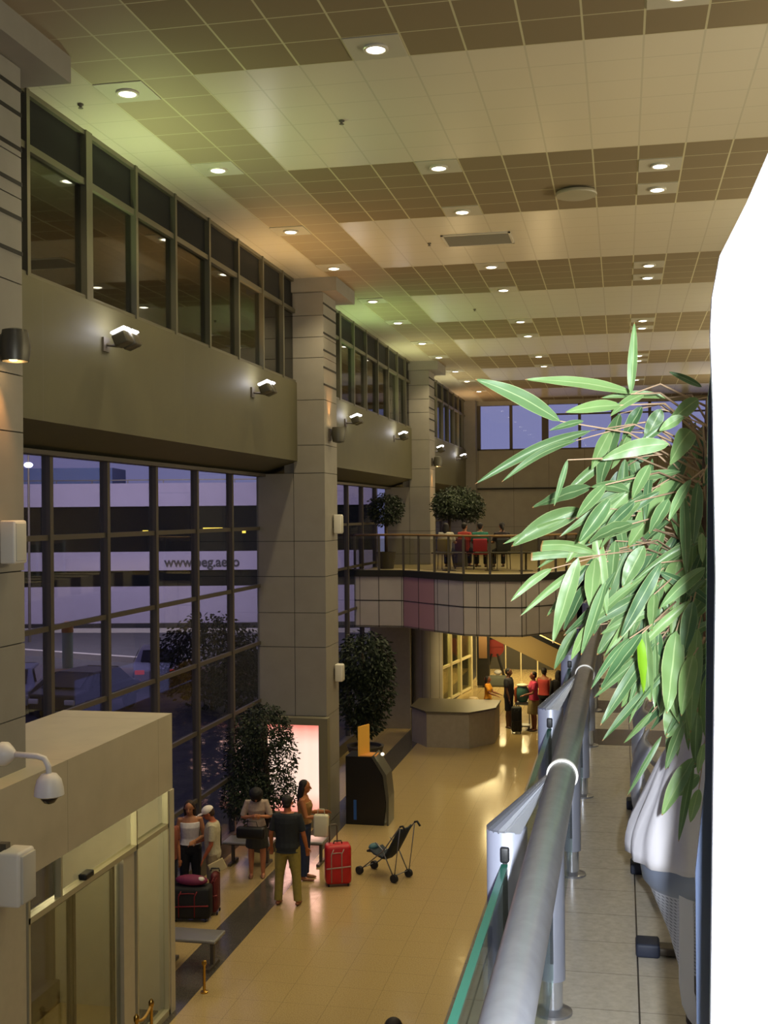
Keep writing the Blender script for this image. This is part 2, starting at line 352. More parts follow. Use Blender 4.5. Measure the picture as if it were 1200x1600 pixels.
# columns
SEAM=[0,1.1,2.2,3.6,4.3,5.04,5.76,7.15,7.72,8.64,9.5,9.92,10.36,10.83]
def column(y, first=False):
    b=MB(); d=.012
    for a,c in zip(SEAM[:-1],SEAM[1:]):
        b.box(-6.55,-5.9,y+.2,y+1.25,a+d/2,c-d/2)
        if c<=7.2: b.box(GX,-6.562,y+.2,y+1.05,a+d/2,c-d/2)
        else: b.box(-6.78,-6.56,y+.3,y+1.15,a+d/2,c-d/2)
    b.box(-6.56,-5.92,y+.22,y+1.23,0,10.83,1); b.box(GX+.02,-6.5,y+.22,y+1.0,0,7.14,1)
    # fine grooves on the hall face above the beam
    for z in (8.95,9.3,9.65,10.0,10.35,10.6): b.box(-5.905,-5.893,y+.19,y+1.26,z-.02,z+.02,1)
    b.box(-7.0,-5.6,y+.1,y+1.75,10.83,CZ,0)
    o=S(b.build('column', [M['stone'],M['joint']])); return o
for y in (9.45,22.6,35.8): column(y)
MB_=MB(); MB_.box(-6.55,-6.05,YE-.6,YE,0,CZ); S(MB_.build('column', M['stone']))
# end wall with its window row
w=MB(); w.box(-9.5,6.2,YE,YE+.3,0,9.0); w.box(-9.5,6.2,YE,YE+.3,10.92,CZ)
w.box(-9.5,-6.05,YE,YE+.3,9.0,10.92)
S(w.build('wall_end', M['wall']))
f=MB(); x=-6.05; k=0
for k in range(9):
    f.box(x-.06-(.08 if k%2==0 else 0),x+.06+(.08 if k%2==0 else 0),YE,YE+.2,9.0,10.92); x+=1.45
f.box(-6.05,6,YE,YE+.15,9.0,9.05); f.box(-3.2,6,YE+.02,YE+.1,10.45,10.52)
o=S(f.build('window_7', M['darkframe'])); MB().box(-6.05,6,YE+.1,YE+.11,9.0,10.92).build('pane', M['glass'], o)
S(MB().box(-6.05,6,YE-.12,YE,7.32,7.38).build('trim_2', M['joint']))
# ground outside and road
S(MB().box(-90,-7.5,-20,120,-.25,-.05).build('ground', mat('asphalt','4a484c',.8,noise=.2,nscale=2)))
S(MB().box(-7.5,8,YE+.5,120,-.25,-.05).build('road', mat('asphalt_far','35353a',.8)))
# kerbs outside
kb=mat('pale_kerb','a9a29a',.8)
def slabline(p,q,w,h,z=-.05):
    a=Vector(p); c=Vector(q); d=(c-a).normalized(); nn=Vector((-d.y,d.x))*w/2
    return MB().prism([tuple(a+nn),tuple(c+nn),tuple(c-nn),tuple(a-nn)],z,z+h)
S(slabline((-30,50),(-17.5,46),.35,.25).build('kerb', kb)); S(slabline((-40,57.5),(-10,61.5),.5,.2).build('kerb', kb))
pv=mat('brown_paving','5d4a3c',.8,noise=.2,nscale=3)
S(slabline((-30,40),(-12,44),5,.08).build('pavement', pv))
# ---------------------------------------------------------------- the building across the road
BL=thing('terminal_building','pale two-storey building with dark window bands and web address across the road','building',(-27.16,60.78,0),YAW)
bw=mat('pale_concrete_band','9b93a4',.8,noise=.06,nscale=.5); bd=mat('dark_window_band','0d0f12',.8,spec=.1); tx=mat('dark_lettering','23202c',.6)
p=MB()
for z0,z1 in ((6.85,8.15),(3.25,4.3),(.3,2.35)): p.box(-16,14,0,6,z0,z1)
p.box(-16,14,.6,6,0,8.0,0); p.build('walls', bw, BL)
MB().box(-16,14,.25,.62,4.3,6.85).build('upper_window_band', bd, BL); MB().box(-16,14,.25,.62,2.35,3.25).build('lower_window_band', bd, BL)
MB().box(-16,14,-.4,.8,-.05,.3).build('plinth', mat('dark_plinth','1b1b20',.8), BL)
MB().box(-16,-1.2,1.5,5,8.1,9.1).build('roof_plant_room', mat('blue_grey_plant_room','4d5d80',.7), BL)
r=MB(); r.box(-16,14,-.05,.03,8.3,8.36)
for k in range(16): r.box(-16+k*2,-15.95+k*2,-.04,.02,8.15,8.36)
r.build('roof_rail', M['darkframe'], BL)
cu=bpy.data.curves.new('web_address','FONT'); cu.body='www.beg.aero'; cu.size=1.0; cu.extrude=.02; cu.offset=.022; cu.align_x='LEFT'; cu.materials.append(tx)
tmp=bpy.data.objects.new('tmp',cu); COL.objects.link(tmp); bpy.context.view_layer.update(); tme=bpy.data.meshes.new_from_object(tmp.evaluated_get(bpy.context.evaluated_depsgraph_get())); bpy.data.objects.remove(tmp)
to=bpy.data.objects.new('web_address',tme); COL.objects.link(to); to.parent=BL; to.location=(2.05,-.03,3.45); to.rotation_euler=(R(90),0,0); to.scale=(.72,.78,1)
yl=mat('lit_yellow_strip','d8b020',.5,emit=(1,.75,.1),power=1.6)
for x0,x1,z0,z1 in ((2.0,2.35,5.3,5.4),(2.6,3.2,5.33,5.43),(3.2,4.2,5.36,5.48),(4.2,5.3,5.45,5.62),(6.4,6.6,5.3,5.45),(.8,1.1,5.3,5.5)): MB().box(x0,x1,.18,.25,z0,z1).build('lit_sign', yl, BL)
light('AREA','facade_fill_light',(-22,46,11),3300,(.85,.75,1),to=(-27,60,5),size=6)  # added area light without a fitting, brightens the building across the road
light('POINT','roof_lamp_light',(-32,58,9.3),30,(.6,.6,1),size=.1)
lp=thing('lamp_post','slim outdoor lamp post with a glowing blue-white lamp beside the roof','street lamp',(-29.5,54,-.05))
MB().tube([(0,0,0),(0,0,9.6)],[.08,.05],8).build('pole',M['darkframe'],lp)
MB().ball((0,0,9.0),(.22,.22,.14),12).build('lamp',mat('blue_white_lamp','ffffff',.5,emit=(.5,.55,1),power=14),lp,True)
# ---------------------------------------------------------------- cars outside
def car(label, loc, rz, col, tail=False, dark=False):
    c=thing('car',label,'car',loc,rz)
    body=mat('car_paint_'+col,col,.3,.3); side=[(-2.1,.35),(-2.15,.8),(-1.5,.95),(-.9,1.4),(.7,1.42),(1.5,.98),(2.1,.88),(2.15,.4)]
    b=MB(); n=len(side); W2=[.78,.84,.86,.66,.66,.84,.8,.78]
    L=[(-W2[i],side[i][0],side[i][1]) for i in range(n)]; Rr=[(W2[i],side[i][0],side[i][1]) for i in range(n)]
    b.add(L+Rr,[tuple(reversed(range(n))),tuple(range(n,2*n))]+[(i,(i+1)%n,(i+1)%n+n,i+n) for i in range(n)])
    o=b.build('body',body,c); bv=o.modifiers.new('b','BEVEL'); bv.width=.07; bv.segments=3
    g=MB()
    g.add([(-.6,-1.42,1.0),(.6,-1.42,1.0),(.54,-.98,1.36),(-.54,-.98,1.36)],[(0,1,2,3)]); g.add([(-.6,1.44,1.02),(.6,1.44,1.02),(.55,.8,1.38),(-.55,.8,1.38)],[(0,1,2,3)])
    for s in (-1,1): g.add([(s*.86,-1.2,.98),(s*.87,1.2,1.0),(s*.7,.65,1.36),(s*.7,-.8,1.35)],[(0,1,2,3)])
    for i in range(len(g.v)): x,y,z=g.v[i]; g.v[i]=(x*1.03,y*1.03,z+.02)
    so=g.build('windows',mat('car_glass','15181c',.1),c); so.modifiers.new('s','SOLIDIFY').thickness=.02
    for sx_ in (-.8,.8):
        for y in (-1.35,1.35):
            MB().lathe([(.1,-.1),(.31,-.1),(.33,-.06),(.33,.06),(.31,.1),(.1,.1)],(sx_,y,.33),18,axis='x').build('wheel',M['blackrub'],c,40)
    for s in (-1,1):
        MB().bevbox((s*.62,-2.13,.72),(.34,.08,.16),.03).build('tail_light',mat('tail_lamp','c01810',.3,emit=(1,.06,.03),power=3.5 if tail else .25),c,40)
        MB().bevbox((s*.62,2.13,.68),(.34,.08,.16),.03).build('headlight',mat('head_lamp','d8d8d0',.2),c,40)
    return c
car('silver car whose roof and red tail lamps show over the entrance roof',(-19.8,35.2,-.05),R(200),'9aa2b4',True)
car('dark car with glowing brake lights beyond the middle mullion',(-17.0,34.8,-.05),R(176),'0e1014',True)
car('pale silver car on the road beyond the glass',(-17.2,41.3,-.05),R(20),'a9a9b0')
bl=thing('bollard','pale striped bollard on the pavement outside','bollard',(-22.6,44.5,0))
MB().lathe([(.22,0),(.22,1.5),(.16,1.55)],n=16).build('post',mat('pale_green_post','8aa08c',.6),bl,40); MB().lathe([(.24,1.5),(.24,1.85),(.1,1.95)],n=16).build('cap',mat('amber_cap','a5743a',.6),bl,40)
# ================================================================ CEILING LAMPS AND FITTINGS
tilem=mat('plain_ceiling_tile','c4c0b0',.4,.2); ringm=mat('lamp_ring','d8d4c8',.35,.3)
lensm=mat('glowing_lamp_lens','ffffff',.4,emit=(1,.93,.72),power=9)
def make_down():
    t=thing('downlight','x','ceiling light')
    MB().box(-.288,.288,-.288,.288,-.012,-.002).build('cover_tile',tilem,t)
    MB().lathe([(.095,-.012),(.13,-.013),(.132,-.03),(.125,-.036),(.1,-.036),(.095,-.03)],n=28).build('ring',ringm,t,40)
    MB().lathe([(.098,-.014),(.098,-.03),(.06,-.042),(.02,-.046)],n=24).build('lens',lensm,t,True)
    return t
rows=[('along the window wall',-5.435,[12.25,15.25,18.85,21.85,25.45,28.45,32.05,35.05,38.65,41.65,45.25]),
      ('down the middle of the ceiling',-2.435,[11.65,15.85,18.25,22.45,24.85,29.05,31.45,35.65,38.05,42.25]),
      ('over the upper deck',.565,[11.05,16.45,17.65,23.05,24.25,29.65,30.85,36.25,37.45,42.85])]
proto=None
for rn,x,ys in rows:
    for k,y in enumerate(ys):
        o=make_down() if proto is None else copy_tree(proto)
        if proto is None: proto=o
        o.location=(x,y,CZ); o['label']='round recessed downlight, %s from the near end %s'%(ORD[k],rn); o['group']='recessed ceiling downlights'
        light('SPOT','downlight_beam',(x,y,CZ-.06),DL,(1,.83,.5),(x,y,0),.1,125,.8)
for k,(x,y) in enumerate([(-3.3,13.72),(-3.3,20.3),(-3.34,27.1),(-6.13,12.5)]):
    o=thing('smoke_detector','small ceiling detector '+['in the nearest bright tile field','in the second bright tile field','in the third bright tile field','beside the first window frame'][k],'detector',(x,y,CZ),0,'ceiling detectors')
    MB().lathe([(.035,0),(.035,-.015),(.02,-.02),(.012,-.04),(.03,-.045),(.03,-.05)],n=16).build('body',mat('detector_grey','5c574c',.5),o,40)
v=thing('air_vent','rectangular slatted air vent set in the bright ceiling tiles','vent',(-2.42,20.2,CZ))
f=MB(); 
for a in ((-.6,.6,-.42,-.38),(-.6,.6,.38,.42),(-.6,-.56,-.42,.42),(.56,.6,-.42,.42)): f.box(*a,-.02,-.002)
f.build('frame',ringm,v); f=MB()
for k in range(18): f.box(-.56,.56,-.37+k*.0425,-.35+k*.0425,-.018,-.004)
f.build('slats',mat('vent_slats','8f8b7f',.5),v)
h=thing('ceiling_speaker','round loose-hanging cover disc in the second dark tile band','ceiling disc',(-.62,17.5,CZ))
MB().lathe([(.02,-.09),(.3,-.08),(.31,-.06),(.3,-.03),(.05,-.02)],n=32).build('disc',mat('disc_grey','a39c86',.5),h,40)
MB().tube([(0,0,-.02),(0,0,0)],.04,10).build('stem',M['darkframe'],h)

# ================================================================ WALL FLOODLIGHTS
lampw=mat('flood_lamp_glow','ffffff',.4,emit=(.95,.93,1),power=22); hous=mat('flood_housing','5e5b50',.4,.6)
def make_flood():
    t=thing('twin_floodlight','x','floodlight')
    MB().box(-.03,.0,-.09,.09,-.09,.09).build('wall_plate',M['darkframe'],t)
    MB().tube([(0,0,0),(.16,0,-.02),(.24,.05,.0)],.022,8).build('arm',M['darkframe'],t)
    rot=Matrix.Rotation(R(-22),3,'Y')
    for y in (-.1,.16):
        h=MB().bevbox((.26,y,.05),(.2,.2,.17),.03,rot=rot).build('lamp_housing',hous,t,40)
        MB().bevbox((.232,y,.155),(.2,.2,.028),.01,rot=rot).build('lamp_glass',lampw,h,40)
    return t
fp=None
FY=[(13.82,(.78,1,.42)),(19.86,(1,.62,.22)),(27.0,(.62,1,.34)),(33.1,(.95,1,.45)),(40.2,(1,.9,.5)),(46.2,(1,.6,.25))]
for k,(y,c) in enumerate(FY):
    o=make_flood() if fp is None else copy_tree(fp)
    if fp is None: fp=o
    o.location=(WX+.03,y,8.5); o['group']='twin wall floodlights'
    o['label']='twin upward floodlight on the beam, %s from the near end'%ORD[k]
    light('SPOT','flood_beam',(WX+.3,y,8.75),FL,c,(WX+1.6,y+.3,CZ),.08,135,.9)
    light('SPOT','flood_graze',(WX+.26,y-.05,8.62),FL*.06,(1,1,.72),(WX-.02,y-.15,9.05),.03,70,.8)
for y in (12,19,27,34,42): light('SPOT','unseen_flood_far_side',(5.6,y,8.6),FL*3.3,(1,.88,.6),(2.2,y,CZ),.1,150,.9)  # presumed floods out of view, bare spots added to light the right-hand ceiling
# shaded column lamps
def collamp(y,up,label):
    t=thing('column_lamp',label,'wall lamp',(-5.893,y,7.95),0,'shaded lamps on the columns')
    MB().box(0,.03,-.07,.07,-.12,.12).build('bracket',M['darkframe'],t)
    MB().tube([(0,0,0),(.1,0,0)],.02,8).build('arm',M['darkframe'],t)
    s=1 if up else -1
    MB().lathe([(.05,-.17*s),(.12,-.15*s),(.15,.02*s),(.13,.15*s),(.12,.15*s),(.13,.02*s),(.1,-.13*s)],(.19,0,0),20).build('shade',hous,t,40)
    MB().ball((.17,0,.1*s),(.06,.06,.05),12).build('bulb',mat('warm_bulb','ffffff',.5,emit=(1,.6,.25),power=30),t,True)
    light('SPOT','column_glow',(-5.893+.13,y,7.95+.17*s),60,(1,.42,.12),(-5.893+.02,y,7.95+2.0*s),.03,60,.9)
collamp(10.2,False,'shaded lamp glowing downward on the nearest column')
collamp(23.2,True,'shaded lamp glowing upward on the middle column')
collamp(36.4,False,'shaded lamp glowing downward on the far column by the deck')
# wall speakers and camera on the nearest column
def wspk(loc,label,h=.42,w=.24,d=.16):
    t=thing('wall_speaker',label,'speaker',loc,0,'pale wall speakers')
    MB().bevbox((d/2+.02,0,0),(d,w,h),.02).build('cabinet',M['white'],t,40)
    MB().bevbox((d+.02,0,0),(.02,w*.8,h*.88),.008).build('grille',mat('speaker_grille','c3bfb2',.7),t,40)
    MB().box(-.005,.03,-.05,.05,-.08,.08).build('bracket',M['darkframe'],t)
wspk((-5.893,10.3,6.06),'pale box speaker high on the nearest column')
wspk((-5.893,23.5,6.1),'pale box speaker on the middle column',.4,.2)
wspk((-5.893,23.5,3.0),'small pale box low on the middle column',.36,.2)
t=thing('wall_speaker','large pale box speaker below the dome camera','speaker',(-5.62,9.75,3.0),0,'pale wall speakers')
MB().bevbox((.14,0,0),(.22,.3,.5),.03).build('cabinet',M['white'],t,40); MB().bevbox((.26,0,0),(.03,.24,.44),.01).build('grille',mat('speaker_grille_b','c3bfb2',.7),t,40)
MB().box(-.03,.06,-.04,.04,.2,.3).build('bracket',M['darkframe'],t)
c=thing('dome_camera','white dome security camera on a curved arm by the entrance','camera',(-5.62,9.75,4.12))
MB().lathe([(.11,-.0),(.11,.05),(.07,.1),(.03,.14)],n=20,axis='x').build('mount',M['white'],c,40)
MB().tube([(.1,0,0),(.36,0,-.01),(.43,0,-.03),(.47,0,-.1),(.475,0,-.18)],.027,10).build('arm',M['white'],c,True)
MB().lathe([(.03,.16),(.07,.15),(.11,.1),(.13,.02),(.135,-.04),(.12,-.05),(.02,-.05)],(.475,0,-.32),24).build('housing',M['white'],c,40)
MB().lathe([(.085,0),(.08,-.03),(.05,-.07),(.01,-.085)],(.475,0,-.36),20).build('dome',mat('smoked_dome','16141c',.08),c,True)

# ================================================================ ENTRANCE BOX WITH GLASS DOORS
E0=thing('entrance_vestibule','beige clad entrance box with glass doors under a deep plain band','entrance',(-5.65,13.95,0))
b=MB(); b.box(GX+5.65+.2,.0,-6.4,0,2.82,3.78); b.build('fascia',M['booth'],E0)
b=MB(); pp_=mat('pale_post','b5ac94',.5,noise=.04)
for nm_,bx_ in (('corner_post',(-.16,.02,-.14,.0,0,2.82)),('door_post',(-.1,0,-1.5,-1.2,0,2.36)),('side_wall',(-.15,0,-6.4,-3.72,0,2.82)),('end_wall',(-1.6,-.16,-.08,0,0,2.82))): MB().box(*bx_).build(nm_,pp_,E0)
f=MB()
for y in (-.18,-1.14,-3.02,-3.68): f.box(-.06,.015,y-.018,y+.018,2.42 if y==-3.02 else 0,2.82)
f.box(-.09,.015,-3.7,-.16,2.36,2.42); f.box(-.09,.015,-3.7,-.16,0,.08); f.build('frame',mat('pale_door_frame','b0a98c',.45,.3),E0)
MB().box(-.05,-.042,-3.7,-.16,.08,2.8).build('glazing',M['glass'],E0)
for k,(y0,y1) in enumerate(((-2.55,-1.52),(-3.62,-2.57))):
    d=MB()
    d.box(-.14,-.1,y0,y0+.06,.03,2.34); d.box(-.14,-.1,y1-.06,y1,.03,2.34); d.box(-.14,-.1,y0,y1,.03,.13); d.box(-.14,-.1,y0,y1,2.27,2.34)
    o=d.build('door',M['alu'],E0); MB().box(-.125,-.117,y0+.06,y1-.06,.13,2.27).build('door_glass',M['glass'],o)
MB().bevbox((-.02,-2.4,2.45),(.1,.2,.07),.02).build('door_sensor',M['black'],E0)
light('POINT','vestibule_light',(-6.5,12.2,2.5),70,(1,.85,.5),size=.15)
mt=thing('door_mat','flat grey mat inside the entrance box','mat',(-6.5,11.6,0)); MB().box(-.6,.6,-.9,1.1,.0,.02).build('mat',mat('grey_mat','57544c',.9),mt)
def post_rope(loc,label):
    t=thing('rope_barrier',label,'barrier',loc)
    for y in (-.2,.2):
        MB().lathe([(.1,0),(.14,.015),(.03,.03),(.018,.06),(.018,.86),(.03,.88),(.03,.92),(.01,.95)],(0,y,0),18).build('post',M['brass'],t,40)
    MB().tube([(0,.2-.4*k/8,.88-.06*math.sin(math.pi*k/8)) for k in range(9)],.016,8).build('rope',mat('gold_rope','b48a3c',.5),t,True)
post_rope((-5.15,11.85,0),'low brass rope barrier outside the glass doors')
t=thing('low_post','short brass floor post by the bench at the corner of the entrance box','post',(-5.45,14.5,0)); MB().lathe([(.05,0),(.05,.02),(.02,.03),(.02,.36),(.035,.38),(.03,.42),(.01,.43)],n=14).build('tube',M['brass'],t,40)

# ================================================================ BENCHES, LIGHT BOX, KIOSK, DESK
def bench(loc,rz,label,L=1.1,grp='metal waiting benches'):
    t=thing('bench',label,'bench',loc,rz,grp)
    MB().bevbox((0,0,.42),(L,.45,.05),.02).build('seat',mat('bench_metal','8d8c8a',.35,.5),t,40)
    MB().box(-L/2+.05,L/2-.05,-.03,.03,.33,.39).build('beam',M['darkframe'],t)
    for s in (-1,1):
        MB().box(s*L*.36-.025,s*L*.36+.025,-.03,.03,.04,.34).box(s*L*.36-.03,s*L*.36+.03,-.22,.22,0,.045).build('leg',M['darkframe'],t)
bench((-6.62,20.0,0),0,'grey metal bench in front of the tree, left of the woman in beige',.9)
bench((-5.62,20.25,0),0,'grey metal bench beside the glowing panel',.7)
bench((-5.95,15.35,0),0,'grey metal bench end beyond the corner of the entrance box',.85)
L=thing('light_box','tall frame with a glowing pink-white advertising panel at the column foot','light box',(-6.5,22.55,0))
b=MB(); b.box(-.68,.68,-.02,.2,2.06,2.2); b.box(-.68,.68,-.02,.2,0,.3); b.box(.5,.68,-.02,.2,.3,2.06); b.box(-.68,-.58,-.02,.2,.3,2.06); b.box(-.6,.52,.05,.2,.3,2.06)
b.build('frame',mat('frame_green_grey','7f7a64',.5,.2),L)
pm=mat('glowing_panel','ffffff',.5); n=pm.node_tree; bs=n.nodes['Principled BSDF']; t=NT(pm)
zz=t.m('DIVIDE',t.m('SUBTRACT',t.x.outputs['Z'],.3),1.76); ed=t.m('ABSOLUTE',t.m('SUBTRACT',zz,.5)); r=t.m('MULTIPLY',t.m('MAXIMUM',t.m('SUBTRACT',ed,.28),0.),4.5)
str_=t.m('ABSOLUTE',t.m('SINE',t.m('MULTIPLY',t.x.outputs['X'],14.))); r=t.m('ADD',t.m('MULTIPLY',str_,.12),r)
n.links.new(t.mix(r,(1,.74,.62),(.95,.22,.16)),bs.inputs['Emission Color']); bs.inputs['Emission Strength'].default_value=.95
MB().box(-.58,.5,.03,.05,.3,2.06).build('lit_panel',pm,L)
light('AREA','panel_glow',(-6.5,22.45,1.2),14,(1,.5,.4),to=(-6.5,18,.8),size=1.1)
K=thing('information_kiosk','dark sloped-front kiosk with an upright yellow card, beside the column','kiosk',(-5.12,23.2,0))
side=[(-.42,0),(.36,0),(.4,.5),(.34,1.0),(.1,1.38),(-.42,1.38)]
MB().prism(side,-.28,.28,axis='y').build('cabinet',mat('kiosk_black','101113',.35),K)
MB().prism([(.425,.0),(.46,.0),(.47,.55),(.42,1.02),(.16,1.42),(.11,1.385),(.35,1.0),(.41,.5)],-.28,.28,axis='y').build('front_trim',mat('grey_kiosk_trim','55554c',.4,.3),K)
MB().prism([(.3,1.12),(.2,1.27),(.21,1.28),(.31,1.13)],-.2,.2,axis='y').build('screen',mat('kiosk_screen','1a2a30',.1,emit=(.25,.4,.4),power=.5),K)
s=MB().box(-.3,.3,-.285,-.28,.12,.45); s=MB().box(-.26,-.2,-.288,-.28,.1,.5).build('blue_marking',mat('kiosk_blue','1d4a8a',.5,emit=(.05,.2,.6),power=.02),K)
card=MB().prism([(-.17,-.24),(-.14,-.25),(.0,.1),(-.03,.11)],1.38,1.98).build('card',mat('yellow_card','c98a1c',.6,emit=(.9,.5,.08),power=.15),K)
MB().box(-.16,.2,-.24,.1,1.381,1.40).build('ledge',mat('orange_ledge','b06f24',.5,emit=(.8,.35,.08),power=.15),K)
MB().ball((.3,-.05,1.4),(.04,.04,.035),12).build('lamp',mat('small_white_lamp','ffffff',.5,emit=(1,.95,.8),power=1.2),K,True)
lk=thing('glass_stand','small open stand beside the kiosk','stand',(-5.72,24.3,0)); MB().box(-.1,.12,-.2,.2,0,.05).build('base',M['darkframe'],lk)
MB().box(-.02,.02,-.15,.15,.05,1.1).build('panel',mat('stand_panel','5a5340',.6),lk); MB().box(-.1,.14,-.18,.18,1.1,1.14).build('top',mat('stand_top','6e6244',.5),lk)
# octagonal counter wall
D=thing('octagonal_counter','low grey many-sided counter in the hall under the deck','counter',(-4.6,31.8,0))
oc=[(-1.15,-.15),(-.6,-.95),(.55,-.95),(1.15,-.1),(1.15,1.2),(-1.15,1.2)]
MB().prism(oc,0,.92).build('body',mat('counter_grey','988f80',.5,noise=.06),D)
MB().prism([(x*1.03,y*1.03) for x,y in oc],.92,.97).build('top',mat('counter_top','5a5448',.35),D)
# drum of columns under the deck
S(MB().lathe([(.45,0),(.45,3.16)],(-5.67,33.9,0),24).build('column',panel_mat('drum_cladding','8f897e',hx=.24,ox=0,axis='X'),None,40))
S(MB().box(-7.3,-6.1,33.4,33.8,0,3.15).build('wall_lobby',M['plain']))
# framed partition receding under the deck
P=thing('framed_partition','cream framed glass partition running back under the deck','partition',(-6.02,36.6,0),R(-8))
f=MB()
for k,y in enumerate((-1.2,0,1.1,2.2,3.4,4.8)): f.box(-.06,.06,y-.07,y+.07,0,3.15)
for z in (.06,1.2,2.6,3.08): f.box(-.04,.04,-1.2,4.8,z-.04,z+.04)
f.build('frame',M['cream'],P); MB().box(-.01,.01,-1.2,4.8,.1,3.05).build('glazing',glass_mat('partition_glass',(.8,.8,.65),.06),P)
# escalator flank
X=thing('escalator','escalator flank sloping down from the deck, beige underside and dark handrail','escalator',(-4.4,35.4,0))
def slab(z0,z1,y0,y1,x0=0.,x1=3.6,s=-.48): 
    return MB().prism([(x0,z0+s*x0),(x1,z0+s*x1),(x1,z1+s*x1),(x0,z1+s*x0)],y0,y1,axis='y')
slab(2.7,3.35,0,1.4,.0,4.2).build('truss',mat('escalator_beige','a8905f',.5),X)
slab(3.35,3.5,.02,.12,.9,4.2).build('handrail',M['black'],X); slab(3.35,3.9,.05,.08,1.4,4.2).build('side_glass',M['glass'],X)
# banner on black legs
Bn=thing('banner_stand','red round-edged banner on splayed black legs at the back of the hall','banner',(-4.55,42.0,0))
MB().lathe([(.02,-.03),(.34,-.03),(.34,.03),(.02,.03)],(0,0,1.42),24,axis='y',sc=(1,1)).box(-.3,.3,-.04,.04,1.45,1.8).build('panel',mat('banner_red','7a2622',.6),Bn,40)
for s in (-1,1): MB().tube([(s*.1,0,1.2),(s*.42,.1,0)],.05,8).build('leg',M['black'],Bn)
MB().box(-.34,.34,-.05,.05,1.72,1.84).build('top_bar',M['black'],Bn)
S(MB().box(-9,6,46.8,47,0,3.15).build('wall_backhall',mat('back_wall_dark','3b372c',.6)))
for k,x in enumerate((-5.2,-4.15,-3.6,-3.0)):
    o=thing('slim_post','slim pale post at the back of the hall, %s from the banner side'%ORD[k],'post',(x*1.03,43.2,0),0,'slim pale posts')
    MB().lathe([(.06,0),(.06,.02),(.025,.03),(.025,2.1),(.01,2.12)],n=10).build('tube',M['cream'],o)
sh=thing('dark_display','tall dark display beside the framed partition','display',(-4.95,41.9,0)); MB().bevbox((0,0,1.6),(.45,.3,3.1),.03).build('body',M['black'],sh,40)
MB().bevbox((0,-.16,1.5),(.3,.03,.9),.01).build('face',mat('display_print','8a6a4a',.6),sh,40)
for x,y,pw in ((-4.2,44.5,120),(-2.6,42,110),(-4.9,41.0,45),(-2.4,37,60),(-3.4,33.5,55)): light('AREA','hall_strip_light',(x,y,3.1),pw*BK,(1,.78,.36),to=(x,y,0),size=1.1)
light('AREA','partition_light',(-6.6,38.5,3.0),60*BK,(1,.82,.4),to=(-6.3,38.5,0),size=.8)
rb=thing('waste_bin','small dark red bin behind the counter','bin',(-4.35,34.2,0)); MB().lathe([(.14,0),(.17,.75),(.15,.78)],n=18).build('body',mat('bin_red','7d1f28',.5),rb,40); MB().lathe([(.17,.78),(.12,.84)],n=18).build('lid',mat('bin_lid','b8a27a',.5),rb,40)
pl=thing('red_pillar_stand','thin dark red upright stand behind the girl in yellow','stand',(-4.1,35.5,0)); MB().box(-.06,.06,-.05,.05,0,1.25).build('post',mat('stand_red','7a2420',.5),pl); MB().bevbox((.35,0,1.15),(.6,.3,.35),.08).build('bag',mat('grey_bag','6d7060',.7),pl,40); MB().ball((.35,0,1.42),(.12,.1,.08),12).build('top',M['white'],pl,True)
# ================================================================ DECK RAILING, BALUSTRADE
RL=thing('deck_railing','brown rail and dark posts along the edge of the far deck','railing',(0,0,PZ))
pts=[(x,y+.06) for x,y in EDGE]
pth=[(x,y,1.02) for x,y in pts]
MB().tube(pth,.03,8).build('top_rail',mat('wood_brown_rail','8a6a3a',.4),RL,True)
gl=MB(); dk=MB()
posts=[]
for i in range(len(pts)-1):
    a=Vector(pts[i]); c=Vector(pts[i+1]); n=max(1,round((c-a).length/.75))
    for k in range(n): posts.append(a+(c-a)*k/n)
    d=(c-a).normalized(); nn=Vector((-d.y,d.x))*.005
    gl.prism([tuple(a+nn),tuple(c+nn),tuple(c-nn),tuple(a-nn)],.08,.92)
posts.append(Vector(pts[-1]))
for p in posts: MB().box(p.x-.03,p.x+.03,p.y-.03,p.y+.03,0,1.02).build('post',M['darkframe'],RL)
gl.build('glass',glass_mat('deck_rail_glass',(.8,.8,.72),.01,grazing=.05),RL)
PY=[2.3+1.44*k for k in range(-2,19)]
BX=-.228
B_=thing('balustrade','silver tube balustrade with thick steel handrail and green-edged glass','balustrade',(0,0,PZ))
MB().tube([(-.118,-1.5,1.085),(-.118,31,1.085)],.0275,24).build('handrail',M['steel'],B_,40)
